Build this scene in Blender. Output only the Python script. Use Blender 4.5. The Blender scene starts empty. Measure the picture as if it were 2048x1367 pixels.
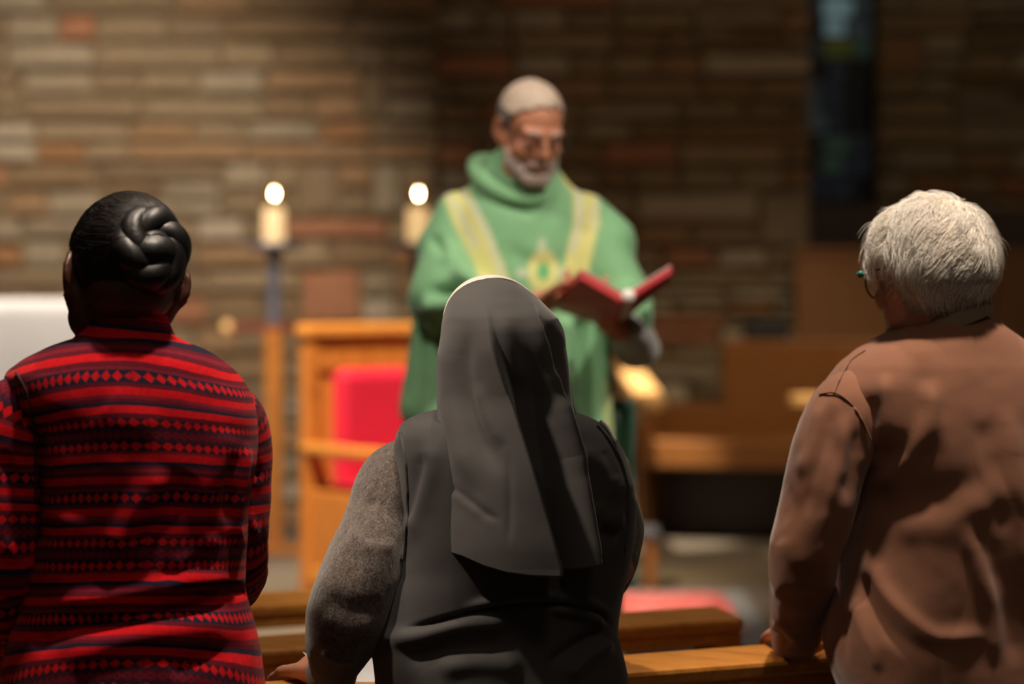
import bpy, bmesh, math, random
import numpy as np
from mathutils import Vector, Matrix

S = bpy.context.scene
COL = S.collection
rnd = random.Random(7)

# ---------------------------------------------------------------- camera, world, lights, exposure
FPX = 6258.0                       # focal length in pixels of the 2048 wide frame (110 mm)
CAMZ = 1.60
PITCH = math.atan((683.5 - 520.0) / FPX)
cam = bpy.data.cameras.new('camera')
camo = bpy.data.objects.new('camera', cam); COL.objects.link(camo)
cam.sensor_width = 36.0; cam.lens = 36.0 * FPX / 2048.0
camo.location = (0, 0, CAMZ); camo.rotation_euler = (math.pi / 2 - PITCH, 0, 0)
cam.clip_start = .1; cam.clip_end = 100
cam.dof.use_dof = True; cam.dof.focus_distance = 4.72; cam.dof.aperture_fstop = 2.7
S.camera = camo
S.view_settings.view_transform = 'Standard'; S.view_settings.look = 'None'
S.view_settings.gamma = 1.0; S.view_settings.exposure = 0.0
S.view_settings.use_curve_mapping = False

W = bpy.data.worlds.new('world'); S.world = W; W.use_nodes = True
W.node_tree.nodes['Background'].inputs[0].default_value = (1.0, .78, .58, 1)
W.node_tree.nodes['Background'].inputs[1].default_value = .05

def spot(name, loc, target, power, color, size=55, blend=.5, radius=.08):
    l = bpy.data.lights.new(name, 'SPOT'); l.energy = power; l.color = color
    l.spot_size = math.radians(size); l.spot_blend = blend; l.shadow_soft_size = radius
    o = bpy.data.objects.new(name, l); COL.objects.link(o); o.location = loc
    o.rotation_euler = (Vector(target) - Vector(loc)).to_track_quat('-Z', 'Y').to_euler()
    return o
WARM = (1.0, .83, .66)
# ceiling downlights over the pews
spot('pew_downlight', (-1.55, 4.05, 3.8), (-.03, 4.70, 1.30), 400, WARM, 16, .5, .08)
def area(name, loc, target, power, color, size):
    l = bpy.data.lights.new(name, 'AREA'); l.energy = power; l.color = color; l.shape = 'DISK'; l.size = size
    o = bpy.data.objects.new(name, l); COL.objects.link(o); o.location = loc
    o.rotation_euler = (Vector(target) - Vector(loc)).to_track_quat('-Z', 'Y').to_euler(); return o
area('nave_fill', (.9, 1.8, 5.0), (.3, 4.8, 1.3), 15, WARM, 1.2)  # added soft fill from behind the camera, lifts the backs; no real fixture
spot('pew_downlight', (.20, 4.05, 5.0), (-.62, 4.42, 1.2), 620, WARM, 19, .7, .11)
spot('pew_downlight', (-1.2, 4.9, 5.0), (-.60, 4.45, 1.2), 90, WARM, 22, .7, .07)
spot('pew_downlight', (.80, 4.52, 5.2), (.74, 5.10, 1.52), 950, WARM, 16, 1.0, .14)
spot('pew_downlight', (.2, 5.9, 5.2), (.1, 5.7, .9), 230, WARM, 70, .6, .08)
# sanctuary spots
spot('priest_spot', (1.9, 4.9, 4.8), (.1, 7.4, 1.4), 560, (1, .88, .74), 34, .6, .10)
spot('priest_spot', (-1.5, 5.6, 4.8), (.0, 7.4, 1.4), 320, (1, .88, .74), 34, .6, .10)
spot('chair_spot', (-1.3, 9.9, 5.2), (-.7, 12.0, .8), 3600, (1, .82, .62), 36, .6, .10)
spot('altar_spot', (-2.8, 11.5, 5.2), (-2.4, 13.4, .9), 1400, (1, .92, .82), 40, .6, .12)
spot('wall_wash', (-1.6, 10.4, 5.0), (-2.1, 15.6, 1.4), 2750, (1, .86, .70), 38, .8, .2)
spot('wall_wash', (2.6, 10.5, 5.6), (2.0, 16.6, 1.7), 210, (1, .74, .46), 56, .8, .2)
spot('bench_spot', (1.2, 12.4, 5.2), (1.2, 14.8, .5), 700, (1, .78, .52), 40, .7, .1)
spot('armrest_boost', (.2, 13.3, 5.2), (.58, 14.75, .85), 4200, (1, .86, .70), 11, .6, .06)  # added narrow lamp that only brightens the left armrest
spot('armrest_boost', (1.2, 13.0, 5.2), (1.42, 14.2, .95), 1500, (1, .82, .60), 7, .6, .06)  # likewise added, for the right armrest
spot('floor_spot', (.9, 10.6, 5.4), (1.2, 12.0, .25), 200, (1, .84, .66), 40, .7, .1)

def P(x, y, d):
    """world point seen at photo pixel x,y at distance d along +Y"""
    rx = (x - 1024.0) / FPX; rz = -(y - 683.5) / FPX
    c, s = math.cos(PITCH), math.sin(PITCH)
    dy = c + rz * s; dz = rz * c - s
    return np.array([rx * d / dy, d, CAMZ + dz * d / dy])
def proj(v):
    """world points (N,3) -> photo pixels"""
    v = np.asarray(v, float); c, s = math.cos(PITCH), math.sin(PITCH)
    y = v[..., 1]; z = v[..., 2] - CAMZ
    dep = y * c - z * s; up = y * s + z * c
    return np.stack([1024 + FPX * v[..., 0] / dep, 683.5 - FPX * up / dep], -1)

# ---------------------------------------------------------------- materials
class NT:
    def __init__(s, name):
        s.m = bpy.data.materials.new(name); s.m.use_nodes = True
        s.t = s.m.node_tree; s.b = s.t.nodes['Principled BSDF']
    def n(s, typ, **kw):
        nd = s.t.nodes.new(typ)
        for k, v in kw.items(): setattr(nd, k, v)
        return nd
    def link(s, a, b): s.t.links.new(a, b)
    def m_(s, op, a, b=None, c=None):
        nd = s.n('ShaderNodeMath', operation=op)
        for i, v in enumerate((a, b, c)):
            if v is None: continue
            if isinstance(v, (int, float)): nd.inputs[i].default_value = v
            else: s.link(v, nd.inputs[i])
        return nd.outputs[0]
    def mix(s, f, a, b, mode='MIX'):
        nd = s.n('ShaderNodeMix', data_type='RGBA', blend_type=mode)
        for i, v in ((0, f), (6, a), (7, b)):
            if isinstance(v, (int, float)): nd.inputs[i].default_value = v
            elif isinstance(v, tuple): nd.inputs[i].default_value = (*v[:3], 1)
            else: s.link(v, nd.inputs[i])
        return nd.outputs[2]
    def coords(s, kind='Object', scale=(1, 1, 1)):
        tc = s.n('ShaderNodeTexCoord'); mp = s.n('ShaderNodeMapping')
        mp.inputs['Scale'].default_value = scale
        s.link(tc.outputs[kind], mp.inputs[0]); return mp.outputs[0]
    def noise(s, vec, scale, detail=3, rough=.55):
        nd = s.n('ShaderNodeTexNoise'); nd.inputs['Scale'].default_value = scale
        nd.inputs['Detail'].default_value = detail; nd.inputs['Roughness'].default_value = rough
        s.link(vec, nd.inputs['Vector']); return nd.outputs['Fac']
    def ramp(s, fac, stops, interp='LINEAR'):
        nd = s.n('ShaderNodeValToRGB'); cr = nd.color_ramp; cr.interpolation = interp
        while len(cr.elements) < len(stops): cr.elements.new(.5)
        for e, (p, c) in zip(cr.elements, stops):
            e.position = p; e.color = (*c[:3], 1)
        s.link(fac, nd.inputs[0]); return nd.outputs[0]
    def bump(s, h, strength=.3, dist=.002, normal=None):
        nd = s.n('ShaderNodeBump'); nd.inputs['Strength'].default_value = strength
        nd.inputs['Distance'].default_value = dist; s.link(h, nd.inputs['Height'])
        if normal is not None: s.link(normal, nd.inputs['Normal'])
        s.link(nd.outputs[0], s.b.inputs['Normal']); return nd.outputs[0]
    def base(s, c):
        if isinstance(c, tuple): s.b.inputs['Base Color'].default_value = (*c[:3], 1)
        else: s.link(c, s.b.inputs['Base Color'])
    def set(s, **kw):
        for k, v in kw.items(): s.b.inputs[k.replace('_', ' ')].default_value = v
        return s

def mat_plain(name, col, rough=.6, var=.12, scale=30, bump=.1, metal=0, dist=.002, **kw):
    t = NT(name); v = t.coords('Object'); f = t.noise(v, scale, 4)
    lo = tuple(c * (1 - var) for c in col); hi = tuple(min(1, c * (1 + var)) for c in col)
    t.base(t.ramp(f, [(.3, lo), (.7, hi)])); t.set(Roughness=rough, Metallic=metal, **kw)
    t.bump(f, bump, dist); return t.m

def mat_wood(name, a, b, axis=0, rough=.35, scale=1.0, coat=.2):
    t = NT(name); sc = [22 * scale] * 3; sc[axis] = 1.6 * scale
    v = t.coords('Object', tuple(sc)); f = t.noise(v, 3.0, 5, .6); f2 = t.noise(v, 11, 3, .6)
    g = t.m_('MULTIPLY_ADD', f2, .35, t.m_('MULTIPLY', f, .75))
    t.base(t.ramp(g, [(.35, b), (.5, tuple((x + y) / 2 for x, y in zip(a, b))), (.68, a)]))
    t.set(Roughness=rough, Coat_Weight=coat, Coat_Roughness=.25); t.bump(g, .08, .001); return t.m

def mat_cloth(name, col, rough=.85, weave=900, var=.1, bump=.25, sheen=.3, sheen_rough=.5, big=8, fuzz=.0012):
    t = NT(name); v = t.coords('Object')
    f = t.noise(v, weave, 2, .6); g = t.noise(v, big, 3)
    lo = tuple(c * (1 - var) for c in col); hi = tuple(min(1, c * (1 + var)) for c in col)
    h = t.m_('MULTIPLY_ADD', f, .6, t.m_('MULTIPLY', g, .4))
    t.base(t.ramp(h, [(.32, lo), (.68, hi)]))
    t.set(Roughness=rough, Sheen_Weight=sheen, Sheen_Roughness=sheen_rough, Specular_IOR_Level=.25)
    t.bump(f, bump, fuzz); return t.m

# ---------------------------------------------------------------- object helpers
def me_from(name, v, f, smooth=True, uv=None):
    me = bpy.data.meshes.new(name)
    me.from_pydata([tuple(map(float, p)) for p in v], [], [tuple(map(int, q)) for q in f])
    if smooth: me.polygons.foreach_set('use_smooth', [True] * len(me.polygons))
    if uv is not None:
        l = me.uv_layers.new(name='UVMap'); idx = np.empty(len(me.loops), np.int32)
        me.loops.foreach_get('vertex_index', idx)
        l.data.foreach_set('uv', np.asarray(uv, np.float32)[idx].ravel())
    me.update(); return me

def rootof(o):
    while o.parent is not None: o = o.parent
    return o
def link(name, me, mat=None, parent=None, **props):
    """link a mesh given in WORLD coordinates; vertices are made relative to the thing's base"""
    o = bpy.data.objects.new(name, me); COL.objects.link(o)
    if mat is not None:
        me.materials.clear(); me.materials.append(mat)
    if parent is not None:
        r = rootof(parent); me.transform(Matrix.Translation(-r.location))
        o.parent = parent
    for k, v in props.items(): o[k] = v
    return o
def thing(name, loc, label, category, group=None):
    o = bpy.data.objects.new(name, None); COL.objects.link(o); o.location = Vector([float(c) for c in loc])
    o.empty_display_size = .1
    o['label'] = label; o['category'] = category
    if group: o['group'] = group
    return o
def tag(o, label, category, group=None):
    o['label'] = label; o['category'] = category
    if group: o['group'] = group
    return o
def settle(o):
    """give a one-mesh top-level thing its origin at its base"""
    me = o.data; co = np.empty(len(me.vertices) * 3, np.float32); me.vertices.foreach_get('co', co)
    co = co.reshape(-1, 3); c = (co.max(0) + co.min(0)) / 2; c[2] = co[:, 2].min()
    me.transform(Matrix.Translation(Vector([-float(q) for q in c]))); o.location = Vector([float(q) for q in c]); return o

def rotz(a): return Matrix.Rotation(a, 3, 'Z')
def box_bm(bm, c, size, R=None, bev=.004, base=None, seg=1):
    """box centred at c (local frame), bevelled; R rotation then base offset"""
    b2 = bmesh.new(); bmesh.ops.create_cube(b2, size=1)
    for v in b2.verts: v.co = Vector((v.co.x * size[0], v.co.y * size[1], v.co.z * size[2]))
    if bev > 0: bmesh.ops.bevel(b2, geom=b2.edges[:], offset=min(bev, min(size) * .45), segments=seg, profile=.5, affect='EDGES')
    for v in b2.verts:
        p = v.co + Vector(c)
        if R is not None: p = R @ p
        if base is not None: p = p + Vector(base)
        v.co = p
    me = bpy.data.meshes.new('t'); b2.to_mesh(me); b2.free(); bm.from_mesh(me); bpy.data.meshes.remove(me)
def box(name, c, size, mat, parent=None, R=None, base=None, bev=.004, seg=1, **props):
    bm = bmesh.new(); box_bm(bm, c, size, R, bev, base, seg); me = bpy.data.meshes.new(name); bm.to_mesh(me); bm.free()
    return link(name, me, mat, parent, **props)

def catmull(keys, xs):
    """keys: rows [t, values...] -> smooth monotone-ish interpolation at xs"""
    k = np.asarray(keys, float); t = k[:, 0]; y = k[:, 1:]
    if t[0] > t[-1]: k = k[::-1]; t = k[:, 0]; y = k[:, 1:]
    d = np.diff(t)[:, None]; m = np.diff(y, axis=0) / d
    tan = np.zeros_like(y); tan[0] = m[0]; tan[-1] = m[-1]
    for i in range(1, len(t) - 1):
        a, b = m[i - 1], m[i]
        tan[i] = np.where(a * b <= 0, 0, 2 * a * b / (a + b + 1e-12 * np.sign(a + b + 1e-30)))
    xs = np.clip(np.asarray(xs, float), t[0], t[-1])
    i = np.clip(np.searchsorted(t, xs) - 1, 0, len(t) - 2)
    h = (t[i + 1] - t[i])[:, None]; s = ((xs - t[i]) / (t[i + 1] - t[i]))[:, None]
    return ((2 * s**3 - 3 * s**2 + 1) * y[i] + (s**3 - 2 * s**2 + s) * h * tan[i]
            + (-2 * s**3 + 3 * s**2) * y[i + 1] + (s**3 - s**2) * h * tan[i + 1])

def grid_faces(nv, nu, closed=True):
    f = []
    for j in range(nv - 1):
        for i in range(nu if closed else nu - 1):
            a = j * nu + i; b = j * nu + (i + 1) % nu
            f.append((a, b, b + nu, a + nu))
    return f
def gridmesh(name, G, closed=True, uv=None, cap0=False, cap1=False):
    nv, nu = G.shape[:2]; v = G.reshape(-1, 3); f = grid_faces(nv, nu, closed)
    v = list(v); uvl = list(uv.reshape(-1, 2)) if uv is not None else None
    for flag, row in ((cap0, 0), (cap1, nv - 1)):
        if flag:
            c = G[row].mean(0); v.append(c); k = len(v) - 1
            if uvl is not None: uvl.append(uv[row].mean(0))
            for i in range(nu):
                a = row * nu + i; b = row * nu + (i + 1) % nu
                f.append((b, a, k) if row == 0 else (a, b, k))
    return me_from(name, v, f, True, None if uvl is None else np.array(uvl))
def gnormals(G, closed=True):
    if closed: du = np.roll(G, -1, 1) - np.roll(G, 1, 1)
    else: du = np.gradient(G, axis=1)
    dv = np.gradient(G, axis=0); n = np.cross(du, dv)
    return n / (np.linalg.norm(n, axis=2, keepdims=True) + 1e-12)

def vnoise(p, seed=0):
    """smooth value noise on (...,3), range about -1..1"""
    p = np.asarray(p, float) + seed * 17.31; i = np.floor(p).astype(np.int64); f = p - i; f = f * f * (3 - 2 * f)
    def h(a, b, c):
        n = (a * 73856093) ^ (b * 19349663) ^ (c * 83492791) ^ (seed * 2654435); n = (n ^ (n >> 13)) * 1274126177
        return ((n & 0xffff) / 32768.0) - 1
    x, y, z = i[..., 0], i[..., 1], i[..., 2]; r = 0
    for a in (0, 1):
        for b in (0, 1):
            for c in (0, 1):
                w = (f[..., 0] if a else 1 - f[..., 0]) * (f[..., 1] if b else 1 - f[..., 1]) * (f[..., 2] if c else 1 - f[..., 2])
                r = r + w * h(x + a, y + b, z + c)
    return r
def fbm(p, seed=0, oct=3):
    r = 0; a = 1.0; p = np.asarray(p, float)
    for k in range(oct): r = r + a * vnoise(p * 2**k, seed + k); a *= .5
    return r

def pline(q, poly):
    """signed distance (px) of points q (N,2) to a polyline and parameter 0..1 along it"""
    poly = np.asarray(poly, float); best = np.full(len(q), 1e9); sd = np.zeros(len(q)); tt = np.zeros(len(q))
    L = np.r_[0, np.cumsum(np.linalg.norm(np.diff(poly, axis=0), axis=1))]
    for k in range(len(poly) - 1):
        a, b = poly[k], poly[k + 1]; ab = b - a; l2 = ab @ ab
        t = np.clip(((q - a) @ ab) / l2, 0, 1); c = a + t[:, None] * ab; d = np.linalg.norm(q - c, axis=1)
        cr = ab[0] * (q[:, 1] - a[1]) - ab[1] * (q[:, 0] - a[0]); m = d < best
        best[m] = d[m]; sd[m] = (np.sign(cr) * d)[m]; tt[m] = ((L[k] + t * math.sqrt(l2)) / L[-1])[m]
    return best, sd, tt
def smooth_poly(pts, n=24):
    pts = np.asarray(pts, float)
    t = np.r_[0, np.cumsum(np.linalg.norm(np.diff(pts, axis=0), axis=1))]
    return catmull(np.c_[t, pts], np.linspace(0, t[-1], n))
def crease(G, folds, closed=True):
    """real folds: ridges (+) and valleys (-) pushed along the normal, each given by the run of its line.
    fold = (polyline, width_px, amplitude_m[, skew]) ; fades at both ends"""
    n = gnormals(G, closed); sh = G.shape; v = G.reshape(-1, 3); q = proj(v)
    view = v - np.array([0, 0, CAMZ]); nn = n.reshape(-1, 3)
    fac = (nn * view).sum(1)
    sgn = -1.0 if np.median(fac[np.argsort(v[:, 1])[:len(v) // 3]]) > 0 else 1.0
    nn = nn * sgn; front = (nn * view).sum(1) < 0
    off = np.zeros(len(v))
    for fd in folds:
        poly, w, amp = fd[:3]; skew = fd[3] if len(fd) > 3 else 0
        b, sd, t = pline(q, smooth_poly(poly, 20)); env = np.clip(np.minimum(t, 1 - t) * 5, 0, 1)
        env = env * env * (3 - 2 * env) if not (len(fd) > 4 and fd[4]) else 1.0
        ww = np.where(sd > 0, w * (1 + skew), w * (1 - skew)); ww = np.maximum(ww, 1)
        g = np.exp(-(b / ww) ** 2) * amp * env
        off += np.where(front, g, 0)
    return (v + nn * off[:, None]).reshape(sh)

# ---------------------------------------------------------------- fused bodies
def ell(c, r, R=None, nu=20, nv=12):
    th = np.linspace(0, math.pi, nv + 2)[1:-1]; ph = np.linspace(0, 2 * math.pi, nu, endpoint=False)
    v = [(0, 0, 1)] + [(math.sin(t) * math.cos(p), math.sin(t) * math.sin(p), math.cos(t)) for t in th for p in ph] + [(0, 0, -1)]
    f = [(0, 1 + i, 1 + (i + 1) % nu) for i in range(nu)]
    for j in range(nv - 1):
        for i in range(nu):
            a = 1 + j * nu + i; b = 1 + j * nu + (i + 1) % nu; f.append((a, a + nu, b + nu, b))
    k = len(v) - 1; o = 1 + (nv - 1) * nu
    f += [(o + (i + 1) % nu, o + i, k) for i in range(nu)]
    v = np.array(v) * np.array(r)
    if R is not None: v = v @ np.array(R).T
    return v + np.array(c), f
def cap(a, b, r1, r2, n=14, sq=None):
    a = np.array(a, float); b = np.array(b, float); d = b - a; L = np.linalg.norm(d) + 1e-9; d = d / L
    x = np.cross(d, [0, 0, 1.]) if abs(d[2]) < .9 else np.cross(d, [1., 0, 0]); x /= np.linalg.norm(x); y = np.cross(d, x)
    rows = []
    for t in (-85, -50, -20, 0): rows.append((a + d * r1 * math.sin(math.radians(t)), r1 * math.cos(math.radians(t))))
    for t in (0, 20, 50, 85): rows.append((b + d * r2 * math.sin(math.radians(t)), r2 * math.cos(math.radians(t))))
    v = []; ph = np.linspace(0, 2 * math.pi, n, endpoint=False)
    for c, r in rows:
        for p in ph: v.append(c + (x * math.cos(p) + y * math.sin(p)) * r)
    f = []
    for j in range(len(rows) - 1):
        for i in range(n):
            q = j * n + i; w = j * n + (i + 1) % n; f.append((q, w, w + n, q + n))
    f.append(tuple(range(n))[::-1]); o = (len(rows) - 1) * n; f.append(tuple(range(o, o + n)))
    return np.array(v), f
def chain(pts, rad):
    return [cap(pts[i], pts[i + 1], rad[i], rad[i + 1]) for i in range(len(pts) - 1)]
def fuse(name, parts, voxel=.006, it=4, fac=.5):
    V = []; F = []; o = 0
    for v, f in parts:
        V.append(v); F += [tuple(i + o for i in q) for q in f]; o += len(v)
    me = me_from('tmp', np.concatenate(V), F, False)
    ob = bpy.data.objects.new('tmp', me); COL.objects.link(ob)
    m = ob.modifiers.new('r', 'REMESH'); m.mode = 'VOXEL'; m.voxel_size = voxel; m.use_smooth_shade = True
    if it:
        s = ob.modifiers.new('s', 'SMOOTH'); s.factor = fac; s.iterations = it
    dg = bpy.context.evaluated_depsgraph_get(); dg.update()
    out = bpy.data.meshes.new_from_object(ob.evaluated_get(dg)); out.name = name
    bpy.data.objects.remove(ob); bpy.data.meshes.remove(me)
    out.polygons.foreach_set('use_smooth', [True] * len(out.polygons)); return out
def mco(me):
    co = np.empty(len(me.vertices) * 3, np.float32); me.vertices.foreach_get('co', co); return co.reshape(-1, 3).astype(float)
def mno(me):
    co = np.empty(len(me.vertices) * 3, np.float32); me.vertices.foreach_get('normal', co); return co.reshape(-1, 3).astype(float)
def setco(me, v):
    me.vertices.foreach_set('co', np.asarray(v, np.float32).ravel()); me.update()

def tube(pts, rad, nu=24, n=None, ratio=1.0, up=(0, 0, 1), phase=0):
    """swept tube grid (nv,nu,3); rad per key point; smooth interpolation"""
    pts = np.asarray(pts, float); t = np.r_[0, np.cumsum(np.linalg.norm(np.diff(pts, axis=0), axis=1))]
    n = n or max(8, int(t[-1] / .006)); ts = np.linspace(0, t[-1], n)
    rad = np.asarray(rad, float)
    if rad.ndim == 1: rad = np.c_[rad, rad * ratio]
    # natural cubic-like: catmull with centripetal tangents
    tan = np.gradient(pts, t, axis=0); i = np.clip(np.searchsorted(t, ts) - 1, 0, len(t) - 2)
    h = (t[i + 1] - t[i])[:, None]; s = ((ts - t[i]) / (t[i + 1] - t[i]))[:, None]
    c = ((2 * s**3 - 3 * s**2 + 1) * pts[i] + (s**3 - 2 * s**2 + s) * h * tan[i] + (-2 * s**3 + 3 * s**2) * pts[i + 1] + (s**3 - s**2) * h * tan[i + 1])
    r = catmull(np.c_[t, rad], ts); d = np.gradient(c, axis=0); d /= np.linalg.norm(d, axis=1, keepdims=True)
    x = np.cross(d[0], up); x /= np.linalg.norm(x); G = []
    ph = np.linspace(0, 2 * math.pi, nu, endpoint=False) + phase
    for k in range(n):
        x = x - d[k] * (x @ d[k]); x /= np.linalg.norm(x); y = np.cross(d[k], x)
        G.append(c[k] + np.outer(np.cos(ph), x) * r[k, 0] + np.outer(np.sin(ph), y) * r[k, 1])
    return np.array(G), ts
def tubemesh(name, pts, rad, nu=10, n=None, ratio=1.0, **k):
    G, _ = tube(pts, rad, nu, n, ratio, **k); return gridmesh(name, G, True, None, True, True)
def lathe(prof, c, nu=28):
    """closed revolve; prof list (r,z)"""
    ph = np.linspace(0, 2 * math.pi, nu, endpoint=False)
    return np.array([[(c[0] + r * math.cos(p), c[1] + r * math.sin(p), c[2] + z) for p in ph] for r, z in prof])

def rings(keys, psi, n, nu, expo=2.3, top_is_first=True):
    """torso loft. keys rows: [py, xl, xr, d, b] -> silhouette pixels left/right at distance d, half-depth b"""
    k = np.asarray(keys, float); ys = np.linspace(k[0, 0], k[-1, 0], n); K = catmull(k, ys); G = []
    R = np.array([math.cos(psi), math.sin(psi), 0]); F = np.array([-math.sin(psi), math.cos(psi), 0])
    ph = np.linspace(0, 2 * math.pi, nu, endpoint=False) - math.pi / 2
    cx = np.sign(np.cos(ph)) * np.abs(np.cos(ph)) ** (2 / expo); cy = np.sign(np.sin(ph)) * np.abs(np.sin(ph)) ** (2 / expo)
    for j in range(n):
        xl, xr, d, b = K[j]; a0 = P(xl, ys[j], d); a1 = P(xr, ys[j], d); c = (a0 + a1) / 2; ext = (a1[0] - a0[0]) / 2
        a = math.sqrt(max(1e-6, ext * ext - (b * math.sin(psi)) ** 2)) / math.cos(psi)
        a = max(a, ext * .5)
        G.append(c + np.outer(cx, R) * a + np.outer(cy, F) * b)
    return np.array(G), ph

def on_surface(G, pl, lift=.0, n=24, extra=()):
    v = np.concatenate([G.reshape(-1, 3)] + [e.reshape(-1, 3) for e in extra]); q = proj(v); L = []
    for p_ in smooth_poly(pl, n):
        d_ = np.hypot(*(q - p_).T); c = np.argsort(d_)[:12]; c = np.where(d_ < 5)[0] if (d_ < 5).any() else c
        L.append((p_[0], p_[1], v[c][:, 1].min()))
    L = np.array(L); d = L[:, 2].copy()
    for _ in range(3): d = np.minimum(d, np.convolve(np.r_[d[0], d, d[-1]], [.25, .5, .25], 'valid'))
    return np.array([P(a, b, c - lift) for (a, b, _), c in zip(L, d)])
# human pieces ------------------------------------------------------------------
def head_parts(M, ear=True, face=True):
    """parts of a head in world space; M 4x4 maps head frame (faces +Y, centre between the ears)"""
    A = np.array(M); out = []
    def tr(p): return (A[:3, :3] @ np.array(p, float)) + A[:3, 3]
    R = A[:3, :3]
    def E(c, r): out.append(ell(tr(c), r, R))
    def C(a, b, r1, r2): out.append(cap(tr(a), tr(b), r1, r2))
    E((0, -.012, .028), (.077, .097, .086)); E((0, .028, -.035), (.062, .062, .078)); E((0, -.035, -.02), (.066, .066, .06))
    for s in (-1, 1):
        C((s * .054, .005, -.05), (s * .022, .072, -.098), .021, .017)
        E((s * .04, .056, -.032), (.024, .026, .026)); E((s * .031, .078, .0), (.015, .012, .012))
        C((s * .012, .082, .022), (s * .046, .070, .02), .012, .010)
        C((s * .010, .102, -.030), (s * .014, .094, -.032), .009, .008)
        if ear:
            c = np.array((s * .080, -.004, -.004))
            pts = [c + np.array((s * (.001 + .010 * max(0, math.sin(t * .95))), -.004 - .015 * math.sin(t), .028 * math.cos(t))) for t in np.linspace(-.4, 3.0, 10)]
            for i in range(9): C(pts[i], pts[i + 1], .0058, .0058)
            out.append(ell(tr(c + np.array((-s * .002, -.004, -.002))), (.006, .014, .024), R))
            E(c + np.array((s * .001, .004, -.030)), (.006, .008, .009))
    for s in (-1, 1): E((s * .066, .002, -.030), (.016, .026, .034)); E((s * .046, .018, -.056), (.026, .040, .034))
    C((0, .084, .014), (0, .106, -.026), .0085, .013)
    C((-.020, .086, -.060), (.020, .086, -.060), .0075, .0075); C((-.017, .085, -.071), (.017, .085, -.071), .008, .008)
    E((0, .078, -.098), (.024, .020, .020))
    return out
def hand_parts(w, fwd, palm, side, curl=.5, size=1.0, spread=.12):
    """palm + four unequal bent fingers + thumb from the palm's side. w wrist, fwd direction, palm = palm normal (curl towards it),
    side = direction of the thumb"""
    w = np.array(w, float)
    def nz(v): v = np.array(v, float); return v / np.linalg.norm(v)
    fwd = nz(fwd); palm = np.array(palm, float); palm = nz(palm - fwd * (palm @ fwd)); side_ = np.array(side, float); side_ = nz(side_ - fwd * (side_ @ fwd) - palm * (side_ @ palm))
    s = size; out = [cap(w - fwd * .02, w + fwd * .02 * s, .026 * s, .027 * s)]
    for k, off in enumerate((.030, .010, -.010, -.029)):
        out.append(cap(w + side_ * off * .6 * s + fwd * .01, w + side_ * off * s + fwd * (.085 - .004 * abs(k - 1)) * s, .015 * s, .011 * s))
    lens = ((.040, .024, .020), (.045, .028, .021), (.041, .026, .020), (.032, .020, .018))
    for k, off in enumerate((.030, .010, -.010, -.029)):
        p = w + side_ * off * s + fwd * (.085 - .004 * abs(k - 1)) * s; ang = curl * .5; yaw = spread * (1.5 - k) / 1.5
        r = .0092 - (.0008 if k in (0, 3) else 0)
        for j, L in enumerate(lens[k]):
            d = fwd * math.cos(ang) + palm * math.sin(ang); d = nz(d + side_ * yaw)
            q = p + d * L * s; out.append(cap(p, q, r * s, (r - .0008) * s)); p = q; r -= .0008; ang += curl
    p = w + side_ * .026 * s + fwd * .025 * s + palm * .006; d = nz(side_ * .75 + fwd * .75 + palm * .2); r = .013
    for j, L in enumerate((.038, .030, .024)):
        q = p + d * L * s; out.append(cap(p, q, r * s, (r - .0015) * s)); p = q; r -= .0015; d = nz(d + fwd * .35 + palm * .35 * curl)
    return out
def headM(c, psi, pitch=0, roll=0, s=1.0):
    return Matrix.Translation(Vector([float(q) for q in c])) @ Matrix.Rotation(psi, 4, 'Z') @ Matrix.Rotation(-pitch, 4, 'X') @ Matrix.Rotation(roll, 4, 'Y') @ Matrix.Scale(s, 4)
# ================================================================ the setting
M = {}
M['mortar'] = mat_plain('mortar', (.15, .102, .05), .95, .25, 14, .5, dist=.01)
def mat_stone():
    t = NT('stone'); oi = t.n('ShaderNodeObjectInfo'); v = t.coords('Object', (6, 3, 3))
    c = t.ramp(oi.outputs['Random'], [(0, (.15, .105, .058)), (.14, (.20, .145, .085)), (.30, (.215, .175, .12)), (.44, (.145, .092, .045)), (.56, (.24, .105, .052)),
        (.62, (.20, .12, .06)), (.70, (.17, .125, .072)), (.82, (.28, .235, .175)), (.89, (.19, .15, .10)), (.96, (.22, .11, .045))], 'CONSTANT')
    f = t.noise(v, 2.2, 5, .65); k = t.ramp(f, [(.25, (.6, .55, .5)), (.75, (1.15, 1.12, 1.08))])
    t.base(t.mix(1.0, c, k, 'MULTIPLY')); t.set(Roughness=.85); t.bump(f, .6, .012); return t.m
M['stone'] = mat_stone()
M['floor'] = mat_plain('sanctuary_floor', (.115, .095, .070), .45, .15, 5, .05)
M['nave'] = mat_plain('nave_floor', (.10, .075, .055), .5, .15, 5, .05)
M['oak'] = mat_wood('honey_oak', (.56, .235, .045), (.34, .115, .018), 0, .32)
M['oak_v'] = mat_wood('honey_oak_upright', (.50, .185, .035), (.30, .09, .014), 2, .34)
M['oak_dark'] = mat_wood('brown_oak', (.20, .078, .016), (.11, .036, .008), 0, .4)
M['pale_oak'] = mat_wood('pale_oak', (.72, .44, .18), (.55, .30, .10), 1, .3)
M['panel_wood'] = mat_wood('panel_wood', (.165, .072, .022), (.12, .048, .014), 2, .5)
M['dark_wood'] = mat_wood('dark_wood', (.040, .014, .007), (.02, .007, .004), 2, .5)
M['iron'] = mat_plain('grey_blue_iron', (.14, .145, .19), .5, .1, 60, .1, metal=.4)
M['black'] = mat_plain('lead_black', (.008, .008, .009), .6)

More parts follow.
